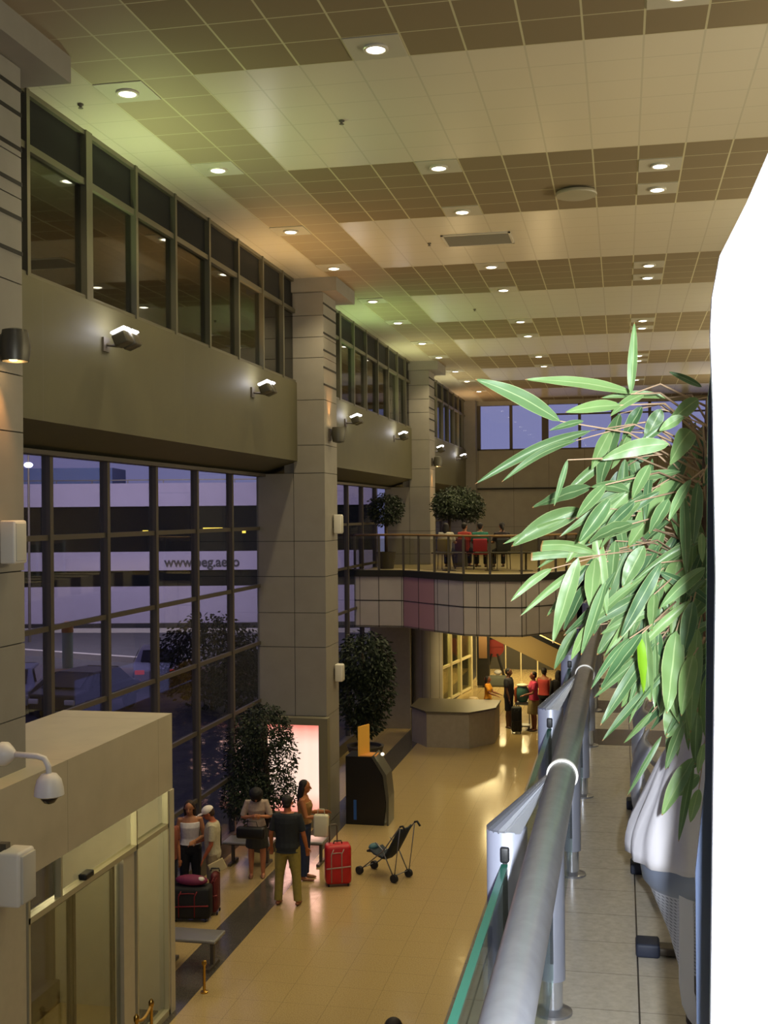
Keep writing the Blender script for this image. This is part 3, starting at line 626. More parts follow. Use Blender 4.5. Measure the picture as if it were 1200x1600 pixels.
for k,y in enumerate(PY):
    y0=y
    # tube with its top cut, carrying a folded plate up to the handrail
    r_=.0405; po=MB().lathe([(r_,.11),(r_,.975),(r_-.002,.978)],(BX,y,0),28).build('post',M['silver'],B_,60)
    if k>12: continue
    MB().lathe([(.062,0),(.062,.008),(.04,.014),(.03,.02)],(BX,y,0),24).build('base_flange',M['steel'],po,40)
    MB().lathe([(.032,.012),(.032,.115)],(BX,y,0),20).build('foot',M['mirror'],po,40)
    # triangular bracket: a thin plate from the rim of the tube up to the rail
    rim=[(BX+r_*math.cos(a),y+r_*math.sin(a),.979) for a in [math.pi*(.5+k2/10) for k2 in range(0,11)]]
    rim=[(BX+.03,y+r_*.8,.979)]+rim+[(BX+.03,y-r_*.8,.979)]
    top=[(-.145+.004*math.cos(q*.5),y+.03*math.cos(math.pi*q/(len(rim)-1))+.25*0,1.085) for q in range(len(rim))]
    m=len(rim); low=[(x_,y_,z_-.006) for x_,y_,z_ in rim]; lt=[(x_,y_,z_-.006) for x_,y_,z_ in top]
    fs=[(i,i+1,m+i+1,m+i) for i in range(m-1)]+[(2*m+i,3*m+i,3*m+i+1,2*m+i+1) for i in range(m-1)]+[(i,2*m+i,2*m+i+1,i+1) for i in range(m-1)]+[(0,m,3*m,2*m),(m-1,3*m-1,4*m-1,2*m-1)]
    MB().add(rim+top+low+lt,fs).build('rail_bracket',M['mirror'],po)
    MB().box(BX-.005,BX+.005,y-.0425,y-.0385,.6,.93).box(BX-.005,BX+.005,y-.0425,y-.0385,.17,.42).build('slot',M['black'],po)
    MB().bevbox((BX,y-.045,.935),(.018,.014,.03),.004).build('glass_clamp',M['black'],po,40)
    MB().lathe([(.0285,-.008),(.031,-.006),(.031,.006),(.0285,.008)],(-.118,y,1.085),28,axis='y').build('joint_ring',M['white'],B_,40)
for k in range(len(PY)-1):
    y0,y1=PY[k]+.045,PY[k+1]-.047
    p=MB().box(BX-.005,BX+.005,y0,y1,.12,.912).build('glass_panel',M['glassgreen'],B_)
    if k<=12: MB().box(BX-.0065,BX+.0065,y0,y1,.912,.917).build('glass_rim',M['glassedge'],p)

# ================================================================ SEATS AND PLANTER ON THE DECK
seatm=mat('perforated_steel','c8cbd4',.4,.2)
def seat(loc,label):
    t=thing('waiting_seat',label,'seat',loc,0,'curved grey seats in the row')
    rings=[]
    for j in range(9):
        a=j/8; ang=R(-25+115*a); 
        cx=.24-.27*math.sin(ang)*1.0 if False else .0
        rings.append(j)
    prof=[(.42,.40),(.30,.385),(.18,.37),(.09,.40),(.035,.47),(.01,.56),(.0,.66),(.02,.75),(.06,.83)]
    vs=[];n=len(prof);m=9
    for k in range(m):
        v=-1+2*k/(m-1)
        for i,(x,z) in enumerate(prof):
            bulge=.05*(1-v*v); vs.append((x+ (.03*v*v),v*.23,z-bulge*.3+(.0)))
    fs=[(k*n+i,k*n+i+1,(k+1)*n+i+1,(k+1)*n+i) for k in range(m-1) for i in range(n-1)]
    o=MB().add(vs,fs).build('shell',seatm,t,True); o.modifiers.new('s','SOLIDIFY').thickness=.02; o.modifiers['s'].offset=0; ss=o.modifiers.new('u','SUBSURF'); ss.levels=1; ss.render_levels=1
    MB().box(.18,.24,-.28,.28,.3,.385).build('beam',M['darkframe'],t); MB().box(.19,.23,-.02,.02,.16,.3).build('leg',M['darkframe'],t)
def foot(loc,label):
    t=thing('seat_stand',label,'stand',loc,0,'floor stands of the seat row')
    MB().bevbox((.13,0,.02),(.3,.07,.03),.008).build('bar',M['darkframe'],t,40); MB().bevbox((.02,0,.025),(.085,.1,.05),.01).build('foot_pad',mat('slate_pad','23293a',.6),t,40)
    MB().box(.2,.25,-.03,.03,.03,.32).build('upright',M['silver'],t)
for k,y in enumerate((4.95,5.75,6.55)): seat((.03+.012*k,y,PZ-.16),'curved grey seat shell behind the wrapped planter, %s of the row'%ORD[k])
for k,y in enumerate((4.3,5.27,6.4)): foot((.06-.012*k,y,PZ),'black-padded floor stand, %s from the planter'%ORD[k])
st=thing('planter_stand','white rounded loop stand holding the wrapped planter','stand',(.19,3.62,PZ))
loop=[]
def rr(x0,x1,z0,z1,r):
    pts=[]
    for cx,cz,a0 in ((x1-r,z1-.02,0),(x0+.02,z1-.02,90),(x0+r,z0+r,180),(x1-r,z0+r,270)):
        q=r if cz<(z0+z1)/2 else .02
        if cz>(z0+z1)/2: cx=(x1-q) if a0==0 else (x0+q)
        for k in range(7): a=R(a0+15*k); pts.append((cx+q*math.cos(a),cz+q*math.sin(a)))
    return pts
o_=rr(-.03,.62,.0,.5,.16); i_=rr(.012,.578,.042,.458,.12)
n=len(o_); vs=[(x,-.03,z) for x,z in o_]+[(x,-.03,z) for x,z in i_]+[(x,.03,z) for x,z in o_]+[(x,.03,z) for x,z in i_]
fs=[]
for i in range(n):
    j=(i+1)%n; fs+=[(i,j,n+j,n+i),(2*n+i,3*n+i,3*n+j,2*n+j),(i,2*n+i,2*n+j,j),(n+i,n+j,3*n+j,3*n+i)]
MB().add(vs,fs).build('loop',mat('white_loop','e6e8f2',.35),st,40)
PT=thing('potted_fig','tall long-leaved fig plant in a tapered planter wrapped with white cloth','plant',(.235,3.75,PZ))
pm_=mat('perforated_white_basket','cfd3dc',.5); t=NT(pm_); X_,Y_,Z_=[t.x.outputs[q] for q in 'XYZ']
d=t.m('MULTIPLY',t.line(Z_,0,.012,.006),t.line(t.m('ADD',X_,Z_),0,.012,.006)); t.out(t.mix(d,lin('d3d6de'),lin('868b96')))
MB().lathe([(.02,.16),(.07,.17),(.10,.28),(.165,.44)],n=40).build('basket',pm_,PT,40)
MB().lathe([(.163,.43),(.18,.45),(.193,.53),(.188,.54),(.1,.54)],n=40).build('rim',mat('grey_rim','8f98ab',.4,.2),PT,40)
MB().lathe([(.05,.0),(.05,.17)],(.0,0,0),16).build('pedestal',M['darkframe'],PT,40)
rings=[]; 
for j in range(15):
    a=j/14; z=.52+.42*a; rad=(.193+.008*math.sin(a*9))*(1-a**1.7)**.72+.026
    rings.append([(( rad*(1+.05*math.sin(k/60*2*math.pi*13+a*3)+.03*math.sin(k/60*2*math.pi*7)))*math.cos(2*math.pi*k/60)+.01*a*2, (rad*(1+.05*math.sin(k/60*2*math.pi*13+a*3)))*math.sin(2*math.pi*k/60), z) for k in range(60)])
MB().loft(rings).build('white_cloth_wrap',mat('white_cloth','e9e6ea',.8),PT,True)
trm=mat('fig_bark','6a5646',.8,noise=.2,nscale=20); twm=mat('fig_twig','b89c7c',.7)
TR=[(.0,0,.9),(-.01,-.1,1.1),(.0,-.3,1.3),(-.02,-.55,1.5),(-.03,-.78,1.68),(-.03,-.88,1.85)]
def trunk_at(z):
    for a,c in zip(TR[:-1],TR[1:]):
        if z<=c[2]: 
            u=max(0,(z-a[2])/(c[2]-a[2])); return Vector(a).lerp(Vector(c),u)
    return Vector(TR[-1])
MB().tube(TR,[.02,.018,.016,.013,.01,.006],10).build('trunk',trm,PT,True)
MB().tube([(.02,0,.9),(.06,-.2,1.15),(.05,-.45,1.4),(.09,-.7,1.6)],[.013,.011,.008,.004],8).tube([(-.01,-.3,1.3),(-.1,-.5,1.45),(-.2,-.75,1.55)],[.009,.006,.003],8).build('branch',trm,PT,True)
lm=mat('fig_leaf','5f8f45',.45,coat=.08)
n=lm.node_tree; bs=n.nodes['Principled BSDF']; uvn=n.nodes.new('ShaderNodeUVMap'); se=n.nodes.new('ShaderNodeSeparateXYZ'); n.links.new(uvn.outputs[0],se.inputs[0]); t=NT(lm)
gi=t.noise(9.,0.,1.); att=n.nodes.new('ShaderNodeAttribute'); att.attribute_name='tone'
c1=t.mix(att.outputs['Fac'],lin('2f5230'),lin('7d9c5c')); c1=t.mix(t.m('MULTIPLY',gi,.35),c1,lin('6f9660'))
mr=t.m('LESS_THAN',t.m('ABSOLUTE',t.m('SUBTRACT',se.outputs['X'],.5)),.035); c1=t.mix(t.m('MULTIPLY',mr,.5),c1,lin('b3c68c'))
edg=t.m('GREATER_THAN',t.m('ABSOLUTE',t.m('SUBTRACT',se.outputs['X'],.5)),.465); c1=t.mix(t.m('MULTIPLY',edg,.6),c1,lin('a7b77a'))
tip=t.m('GREATER_THAN',se.outputs['Y'],.975); c1=t.mix(t.m('MULTIPLY',tip,.8),c1,lin('9a6a3a'))
yel=n.nodes.new('ShaderNodeAttribute'); yel.attribute_name='yellow'; c1=t.mix(yel.outputs['Fac'],c1,lin('6f9c1c'))
t.out(c1); bs.inputs['Transmission Weight'].default_value=0; bs.inputs['Subsurface Weight'].default_value=0
F=MB(); tones=[]; yels=[]; uvs=[]
def leaf(b,tp,w,kind=0,sag=None,tone=None):
    b=Vector(b); tp=Vector(tp); d=tp-b; Ln=d.length; ax=d.normalized()
    view=Vector((rnd.uniform(-.5,.5),-1,rnd.uniform(-.2,.6))).normalized()
    sd=ax.cross(view).normalized(); nr=sd.cross(ax).normalized()
    if nr.y>0: nr=-nr
    sag=rnd.uniform(.01,.07)*Ln if sag is None else sag; fold=rnd.uniform(.12,.5); tw=rnd.uniform(-.5,.5); o=len(F.v)
    N=14; tone=rnd.random() if tone is None else tone; roll=rnd.uniform(-.35,.35)
    for i in range(N+1):
        s=i/N
        if kind==2: ww=w*min(1,(s*3.2)**.6 if s<.31 else 1)
        else: ww=w*(math.sin(math.pi*min(1,s**.82))**.75)*(1-.12*s)+.0006
        bend=math.sin(math.pi*s)
        c=b+d*s+Vector((0,0,1))*sag*bend*(1 if abs(ax.z)<.75 else .2)+nr*bend*.025*Ln*(1 if tw>0 else -1)
        an=roll+tw*s; sv=sd*math.cos(an)+nr*math.sin(an); nv=nr*math.cos(an)-sd*math.sin(an)
        for q in (-1,-.5,0,.5,1):
            wav=.03*w*math.sin(s*19+q*2)
            F.v.append(tuple(c+sv*q*ww/2+nv*(abs(q)*fold*ww/2+wav))); uvs.append((q*.5+.5,s)); tones.append(tone); yels.append(1. if (kind==1) else 0.)
    for i in range(N):
        for q in range(4): F.f.append((o+i*5+q,o+i*5+q+1,o+(i+1)*5+q+1,o+(i+1)*5+q)); F.mi.append(0)
O=Vector((.235,3.75,PZ)); TW=MB()
def twig(b):
    b=Vector(b); z=min(b.z+rnd.uniform(-.12,.02),TR[-1][2]); z=max(z,1.0); a=trunk_at(z)
    md=a.lerp(b,.55)+Vector((rnd.uniform(-.02,.02),rnd.uniform(-.02,.02),.03+rnd.uniform(0,.03)))
    TW.tube([a,md,b],[.0032,.0024,.0012],5)
for L_ in LEAVES:
    b=Vector(L_[:3])-O; tp=Vector(L_[3:6])-O
    if L_[7]==1:
        e=Vector((0,0,ZE))-O; b=e+(b-e)*.8; tp=e+(tp-e)*.8
    leaf(b,tp,L_[6]*1.12,L_[7])
    if rnd.random()<.6: twig(b)
for k in range(105):      # long drooping leaves filling the side seen over the railing
    z=rnd.uniform(1.2,1.84); x=rnd.uniform(-.34+.22*abs(z-1.45)/.4*.5,.03); y=rnd.uniform(-1.0,-.5)
    if z<1.45: x=max(x,-.16)
    b=Vector((x,y,z)); an=rnd.gauss(-.5,.45); ln=rnd.uniform(.14,.23)
    tp=b+Vector((math.sin(an)*ln,rnd.uniform(-.05,.05),-math.cos(an)*ln)); leaf(b,tp,rnd.uniform(.02,.034),0)
    if k%3==0: twig(b)
for k in range(95):       # inner and booth-hidden leaves, given darker greens to suggest shade within the crown
    z=rnd.uniform(.95,1.82); right=rnd.random()<.35
    x=rnd.uniform(.05,.4) if right else rnd.uniform(-.3 if z>1.25 else -.12,.06); y=rnd.uniform(-.9,-.35)+ (.1 if z<1.3 else 0)
    b=Vector((x,y+.1,z)); an=rnd.uniform(-.9,.5) if not right else rnd.uniform(-.3,.9); ln=rnd.uniform(.12,.2)
    tp=b+Vector((math.sin(an)*ln*.8,rnd.uniform(-.04,.06),-math.cos(an)*ln)); leaf(b,tp,rnd.uniform(.02,.034),0,tone=rnd.random()*.6)
    if k%2: twig(b)
fo=F.build('leaves',lm,PT,True); me=fo.data
ul=me.uv_layers.new(name='UVMap'); vi=[0]*len(me.loops); me.loops.foreach_get('vertex_index',vi)
ul.data.foreach_set('uv',[q for i in vi for q in uvs[i]])
for nm,vals in (('tone',tones),('yellow',yels)):
    a=me.attributes.new(nm,'FLOAT','POINT'); a.data.foreach_set('value',vals)
TW.build('twigs',twm,PT,True)
# ================================================================ WHITE BOOTH AT THE RIGHT
BO=thing('white_booth','white rounded booth panel filling the right edge, with a tinted pane behind','booth',(0,1.3,PZ))
ol=[(.0895,.0),(.0895,1.045),(.099,1.53),(.0975,1.72),(.0955,1.79),(.0975,1.83),(.106,1.875),(.134,1.93),(.16,1.99),(.22,2.1),(.32,2.2),(.9,2.22),(.9,0)]
o=MB().prism(ol,-.012,.012,axis='y').build('front_panel',M['whitep'],BO); bv=o.modifiers.new('b','BEVEL'); bv.width=.004; bv.segments=3
pn=[(.0905,.90),(.094,.88),(.11,.865),(.9,.865),(.9,1.81),(.135,1.81),(.118,1.80),(.112,1.75),(.108,1.5),(.104,1.25),(.0905,1.13)]
MB().prism(pn,.26,.268,axis='y').build('tinted_pane',mat('tinted_pane','363f52',.25,spec=.6),BO)
MB().box(.4,.8,.0,.3,0,.05).box(.45,.5,.01,.26,.05,2.1).box(.7,.75,.01,.26,.05,2.1).build('stand',M['darkframe'],BO)
for z in (1.60,1.625): MB().lathe([(.0035,0),(.003,-.003),(.001,-.004)],(.104,-.012,z),12,axis='y').build('rivet',M['silver'],BO,True)

# ================================================================ TREES
fol=mat('dark_foliage','222e18',.6,noise=.4,nscale=14); bark=mat('tree_bark','4a3b2c',.9)
def tree(name,label,loc,blobs,n,size,trunk,group=None,potr=.35,seed=1,m=None,pot=True):
    r=random.Random(seed); t=thing(name,label,'tree',loc,0,group); b=MB()
    tot=sum(q[3]*q[4]*q[5] for q in blobs)
    for cx,cy,cz,rx,ry,rz in blobs:
        for _ in range(int(n*rx*ry*rz/tot)):
            while True:
                p=Vector((r.uniform(-1,1),r.uniform(-1,1),r.uniform(-1,1)))
                if p.length<1: break
            p=p*(.55+.45*r.random())/max(p.length,.3)*min(1,p.length+.35)
            c=Vector((cx+p.x*rx,cy+p.y*ry,cz+p.z*rz)); d=Vector((p.x+r.uniform(-.8,.8),p.y+r.uniform(-.8,.8),r.uniform(-1.2,.3))).normalized()
            s=d.cross(Vector((r.uniform(-1,1),r.uniform(-1,1),r.uniform(-1,1)))).normalized()*size*.22; L=size*r.uniform(.7,1.2); up=s.cross(d).normalized()*size*.06
            b.add([c,c+d*L*.5+s+up,c+d*L,c+d*L*.5-s+up],[(0,1,2),(0,2,3)])
    b.build('foliage',m or fol,t)
    MB().tube(trunk,[.05]*len(trunk),8).build('trunk',bark,t,True)
    if pot: MB().lathe([(potr*.75,0),(potr,.45),(potr*1.05,.5),(potr*.9,.5),(potr*.85,.42),(.02,.42)],n=24).build('pot',mat('planter_grey_'+str(seed),'4b463c',.7),t,40)
    return t
tree('weeping_fig','bushy indoor tree standing before the glowing panel',(-6.62,20.95,0),[(0,0,2.2,.5,.45,.6),(-.3,.1,1.5,.4,.4,.6),(.38,.1,1.75,.22,.25,.55),(.2,-.1,1.2,.3,.3,.45),(-.15,-.2,1.0,.45,.4,.5),(.42,.1,1.05,.16,.2,.35),(-.5,.25,1.7,.38,.4,.85),(-.55,-.1,1.0,.3,.35,.5)],11500,.08,[(0,0,.4),(.05,0,1.2),(-.05,0,2.2)],seed=3)
tree('weeping_fig','large dark indoor tree beyond the middle column',(-6.35,28.4,0),[(0,0,2.6,.75,.7,.8),(-.2,0,1.8,.65,.6,.8),(.35,-.1,2.0,.45,.5,.9),(0,0,1.1,.5,.5,.45)],6500,.13,[(0,0,.4),(.05,0,1.2),(-.05,0,2.8)],seed=5,potr=.45)
tree('clipped_tree','round clipped tree with two stems on the deck behind the railing',(-4.75,34.6,PZ),[(-.1,0,1.92,.74,.6,.55),(-.45,0,1.85,.45,.45,.45),(.3,.1,1.8,.45,.45,.5)],5200,.1,[(-.35,0,.3),(-.33,0,1.6)],seed=8,potr=.3,pot=True)
tree('clipped_tree','dark round clipped tree on the deck left of the far column',(-7.0+.25,33.2,PZ),[(0,0,1.75,.55,.45,.5)],2200,.1,[(0,0,.3),(0,0,1.5)],seed=9,potr=.28)
tree('outdoor_shrub','dark bushy shrub outside the last panes of the glass wall',(-13.2,36,-.05),[(0,0,1.6,2.0,1.2,1.6),(1.4,-1,1.2,1.2,1,1.2)],7000,.17,[(0,0,0),(0,0,1.5)],seed=11,pot=False)
# ================================================================ LUGGAGE AND STROLLER
def suitcase(label,loc,rz,size,m,trim=None,handle=.0,group=None):
    w,d,h=size; t=thing('suitcase',label,'suitcase',loc,rz,group)
    MB().bevbox((0,0,h/2+.04),(w,d,h),.06).build('shell',m,t,50)
    tm=trim or M['black']
    b=MB()
    for x in (-w*.28,w*.12): 
        b.tube([(x,-d/2-.004,.08),(x,-d/2-.004,h-.1),(x+.04,-d/2-.002,h-.02)],.009,6)
    b.tube([(-w*.47,-d/2-.003,h*.48),(w*.47,-d/2-.003,h*.52)],.012,6); b.tube([(x_,-d/2-.004,h*.82+.04*math.cos(x_/w*3)) for x_ in [w*(-.28+.4*k/6) for k in range(7)]],.008,6)
    b.build('piping',tm,t,True)
    MB().tube([(-.07,0,h+.04),(-.06,0,h+.085),(.06,0,h+.085),(.07,0,h+.04)],.012,8).build('carry_handle',M['black'],t,True)
    for x in (-w*.38,w*.38):
        for y in (-d*.35,d*.35): MB().lathe([(.01,-.015),(.025,-.012),(.025,.012),(.01,.015)],(x,y,.025),12,axis='x').build('wheel',M['blackrub'],t)
    if handle:
        MB().tube([(-w*.3,d*.3,h),(-w*.3,d*.3,h+handle),(-w*.3+.02,d*.3,h+handle+.02),(-w*.02,d*.3,h+handle+.02),(0,d*.3,h+handle),(0,d*.3,h)],.011,8).build('pull_handle',M['darkframe'],t,True)
    return t
suitcase('bright red upright suitcase with grey piping and raised handle',(-4.78,19.15,0),R(20),(.44,.3,.66),mat('red_fabric','b3121c',.5,noise=.1),mat('grey_piping','a8938a',.5),.32)
suitcase('big black suitcase standing by the entrance box corner',(-6.62,17.1,0),R(8),(.62,.3,.5),mat('black_fabric','0b0a0c',.7),mat('dull_red_trim','7a1620',.6))
suitcase('narrow dark red case behind the black suitcase',(-6.36,17.45,0),R(8),(.12,.3,.62),mat('maroon_fabric','5d1c1e',.6),mat('maroon_trim','7a2a28',.6))
suitcase('dark upright case between the man in black and woman in pink',(-2.99,33.25,0),R(5),(.3,.25,.72),mat('charcoal_fabric','171a17',.7))
bg_=thing('holdall','magenta and white bag lying on the black suitcase','bag',(-6.62,17.1,.545)); MB().ball((0,0,.07),(.27,.13,.08),14).build('body',mat('magenta_fabric','6f2044',.7),bg_,True); MB().ball((.17,-.04,.1),(.06,.05,.04),10).build('white_patch',M['white'],bg_,True)
bg_=thing('rucksack','large green and orange rucksack held beside the woman in pink','bag',(-2.86,33.75,.8)); MB().ball((0,0,.25),(.2,.17,.28),16).build('body',mat('green_nylon','3f6f64',.6),bg_,True); MB().bevbox((-.19,0,.22),(.07,.2,.44),.03).build('side_pocket',mat('orange_nylon','a34a22',.6),bg_,40); MB().ball((0,0,.5),(.18,.15,.05),12).build('lid',mat('pale_lid','cfd2b8',.5),bg_,True)
MB().box(-.2,.2,-.15,.15,-.02,.02).build('base_board',M['darkframe'],bg_)
tr=thing('luggage_trolley','grey airport trolley under the green rucksack','trolley',(-2.86,33.75,0)); MB().box(-.22,.22,-.2,.2,.12,.16).box(-.2,-.17,.1,.13,.16,.78).box(.17,.2,.1,.13,.16,.78).box(-.2,.2,-.15,.15,.74,.78).build('frame',mat('trolley_grey','85867a',.4,.5),tr)
for x in (-.18,.18):
    for y in (-.15,.15): MB().lathe([(.02,-.015),(.06,-.015),(.06,.015),(.02,.015)],(x,y,.06),14,axis='x').build('wheel',M['blackrub'],tr)
st_=thing('stroller','folding umbrella stroller with dark blue seat beside the red suitcase','stroller',(-4.08,19.75,0),R(-28))
fr=mat('stroller_tube','7c7f86',.3,.7)
for s in (-.2,.2):
    MB().tube([(-.42,s,.07),(.12,s,.5),(.5,s,.98),(.56,s,1.0),(.6,s,.96)],.011,8).build('frame_tube',fr,st_,True)
    MB().tube([(.36,s,.07),(.1,s,.52),(-.05,s,.62)],.011,8).build('frame_tube',fr,st_,True)
    MB().tube([(.36,s,.07),(.5,s,.95)],.009,8).build('rear_strut',fr,st_,True)
    MB().tube([(.5,s,.98),(.56,s,1.0),(.62,s,.93)],.018,8).build('grip',M['blackrub'],st_,True)
    for x in (-.42,.36):
        MB().lathe([(.02,-.035),(.07,-.03),(.07,-.01),(.07,.01),(.07,.03),(.02,.035)],(x,s,.072),16,axis='y').build('wheel',M['blackrub'],st_,40)
for p in (((-.42,-.2,.1),(-.42,.2,.1)),((.36,-.2,.12),(.36,.2,.12)),((.1,-.2,.5),(.1,.2,.5))): MB().tube(p,.009,8).build('cross_bar',fr,st_)
sm=mat('navy_seat_cloth','16222f',.8)
b=MB(); sp=[(-.28,.42),(-.2,.46),(-.1,.4),(.08,.36),(.16,.45),(.3,.68),(.44,.92)]
vs=[]; 
for y,dz in ((-.17,.02),(-.08,-.01),(.08,-.01),(.17,.02)): vs+=[(x,y,z+dz) for x,z in sp]
n=len(sp); fs=[(k*n+i,k*n+i+1,(k+1)*n+i+1,(k+1)*n+i) for k in range(3) for i in range(n-1)]
o=b.add(vs,fs).build('seat_cloth',sm,st_,True); o.modifiers.new('s','SOLIDIFY').thickness=.03
MB().ball((-.26,0,.47),(.07,.12,.06),12).build('bumper',mat('teal_bumper','3b6470',.6),st_,True)
# ================================================================ PEOPLE
def person(label,loc,rz,h=1.7,skin='b9835f',hair='1a1310',hairkind='short',top='444444',sleeve=.4,hem=.86,bottom='222222',bkind='pants',blen=.1,
           arms=None,legs=None,lean=0.,head=(0,0),vox=.011,shoe='3a2a20',female=False,pelvis=None,cap=None,group=None,bulk=1.,side=0.,strap=None):
    k=h/1.72; t=thing('person',label,'person',loc,rz,group); t.scale=(k,k,k)
    arms=arms or {}; legs=legs or {}
    hipw=.088; shw=.165 if female else .185
    leg={}
    for s,key in ((1,'L'),(-1,'R')):
        u,l=[Vector(v).normalized() for v in legs.get(key,((s*.03,-.01,-1),(0,.03,-1)))]
        hp=Vector((s*hipw,0,0)); kn=hp+u*.42; an=kn+l*.40; leg[key]=[hp,kn,an]
    low=min(v[2].z for v in leg.values()); pz=(-low+.075) if pelvis is None else pelvis
    for v in leg.values():
        for p in v: p.z+=pz
    rotL=Matrix.Rotation(lean,3,'X') @ Matrix.Rotation(side,3,'Y'); piv=Vector((0,0,pz+.06))
    def T(p): return rotL@(Vector(p)-piv)+piv
    z0=pz-.895   # offset against the standing pelvis height
    def ring(z,rx,ry,cy=0.,n=16,grow=0.): return [T(((rx+grow)*math.cos(2*math.pi*i/n),cy+(ry+grow)*math.sin(2*math.pi*i/n),z+z0)) for i in range(n)]
    if female: TR_=[(.80,.10,.09,.01),(.86,.155,.115,.01),(.93,.168,.12,.01),(1.0,.145,.105,0),(1.08,.122,.09,0),(1.18,.135,.105,-.01),(1.27,.148,.118,-.015),(1.35,.155,.10,0),(1.41,.14,.075,.005),(1.45,.07,.055,.01)]
    else: TR_=[(.80,.11,.09,.01),(.86,.155,.115,.01),(.93,.165,.12,.01),(1.0,.158,.115,0),(1.1,.16,.115,-.005),(1.2,.175,.118,-.005),(1.3,.185,.12,0),(1.38,.18,.105,.005),(1.425,.155,.08,.01),(1.455,.075,.06,.012)]
    TR_=[(z,a*bulk,c*bulk,cy) for z,a,c,cy in TR_]
    b=MB(); b.loft([ring(z,a,c,cy) for z,a,c,cy in TR_])
    nb=T((0,.012,1.43+z0)); hc=T((0,-.012,1.595+z0)); hR=rotL@Matrix.Rotation(head[1],3,'Z')@Matrix.Rotation(head[0],3,'X')
    hc=nb+(hR@Vector((0,-.02,.165))) if head!=(0,0) else hc
    b.tube([nb,nb.lerp(hc,.45),hc],[.058,.054,.05],12)
    def H(p): return hc+hR@Vector(p)
    b.ball(hc+hR@Vector((0,.008,.025)),(.075,.092,.09),16,rot=hR); b.ball(H((0,-.02,-.04)),(.056,.068,.068),14,rot=hR)
    b.tube([H((0,-.088,.01)),H((0,-.106,-.022))],[.009,.015],8,dome=True)
    for s in (-1,1): b.ball(H((s*.077,.008,-.008)),(.012,.022,.032),8,rot=hR)
    arm={}
    for s,key in ((1,'L'),(-1,'R')):
        u,l=[Vector(v).normalized() for v in arms.get(key,((s*.16,.02,-1),(s*.03,-.12,-1)))]
        sh=T((s*shw,.008,1.385+z0)); el=sh+u*.285; wr=el+l*.245; arm[key]=(sh,el,wr,l)
        b.tube([T((s*shw*.6,.008,1.38+z0)),sh,sh.lerp(el,.4),el,el.lerp(wr,.35),wr],[.052,.051*bulk,.046,.037,.038,.025],12,dome=True)
        # hand: palm, four curled fingers, thumb
        side_=l.cross(Vector((0,-1,0.2))); side_=side_.normalized() if side_.length>.1 else Vector((1,0,0)); nm=side_.cross(l).normalized()
        pc=wr+l*.05; q=Matrix((side_,nm,l)).transposed(); b.ball(pc,(.038,.016,.05),10,rot=q)
        for i,(o_,ln) in enumerate(((-.028,.062),(-.010,.075),(.009,.07),(.027,.055))):
            f0=wr+l*.085+side_*o_; f1=f0+l*ln*.5-nm*.008*1; f2=f1+(l*.6-nm*.5).normalized()*ln*.5; b.tube([f0,f1,f2],[.009,.0085,.007],6,dome=True)
        tb=wr+l*.03+side_*(-.034 if s>0 else .034); b.tube([tb,tb+l*.03+side_*(-.02 if s>0 else .02)-nm*.01,tb+l*.06+side_*(-.022 if s>0 else .022)-nm*.022],[.011,.010,.008],6,dome=True)
    for s,key in ((1,'L'),(-1,'R')):
        hp,kn,an=leg[key]
        b.tube([hp+Vector((0,0,.0)),hp.lerp(kn,.35),kn,kn.lerp(an,.3)+Vector((0,.012,0)),an],[.092*bulk,.08*bulk,.056,.056,.036],14,dome=True)
        b.tube([an+Vector((0,.03,-.035)),an+Vector((0,-.06,-.045)),an+Vector((0,-.15,-.058))],[.034,.034,.022],10,dome=True,flat=.8)
    def fin(mb,name,m,v=vox,sm=3):
        o=mb.build(name,m,t,True); rm=o.modifiers.new('skin','REMESH'); rm.mode='VOXEL'; rm.voxel_size=v; rm.use_smooth_shade=True
        if sm: s_=o.modifiers.new('smooth','SMOOTH'); s_.factor=.5; s_.iterations=sm
        return o
    sk=mat('skin_'+skin,skin,.55); fin(b,'body',sk,vox*.85,2)
    ey=MB()
    for s in (-1,1): ey.ball(H((s*.03,-.083,.008)),(.011,.006,.006),8,rot=hR)
    ey.build('eyes',mat('eye_dark','1b1310',.3),t,True); MB().ball(H((0,-.087,-.05)),(.022,.006,.006),8,rot=hR).build('lips',mat('lips','8d4b42',.5),t,True)
    # top
    tm=mat('cloth_'+top,top,.85,noise=.1,nscale=25); c=MB()
    g=.018; zs=[r for r in TR_ if r[0]>hem-.001 and r[0]<(1.44 if sleeve>0 else 1.40)]
    a0=next((r for r in TR_ if r[0]>=hem),TR_[0]); c.loft([ring(hem,a0[1],a0[2],a0[3],grow=g+.012)]+[ring(z,a,c_,cy,grow=g) for z,a,c_,cy in zs]+([ring(1.45,.085*bulk,.065,.012)] if sleeve>0 else []))
    for s,key in ((1,'L'),(-1,'R')):
        sh,el,wr,l=arm[key]; 
        if sleeve>0:
            path=[T((s*shw*.5,.008,1.375+z0)),sh]; L_=sleeve*2
            if L_<=1: path+=[sh.lerp(el,L_*.5),sh.lerp(el,L_)]; rd=[.06,.066,.062,.06]
            else: path+=[el,el.lerp(wr,L_-1)]; rd=[.06,.066,.052,.04]
            c.tube(path,rd,12)
        else: c.tube([T((s*shw*.45,.0,1.33+z0)),T((s*shw*.62,.01,1.43+z0))],[.04,.03],10)
    fin(c,'top',tm)
    # bottom
    bm_=mat('cloth_'+bottom,bottom,.85,noise=.1,nscale=20); c=MB()
    c.loft([ring(z,a,c_,cy,grow=.012) for z,a,c_,cy in TR_ if z<1.02])
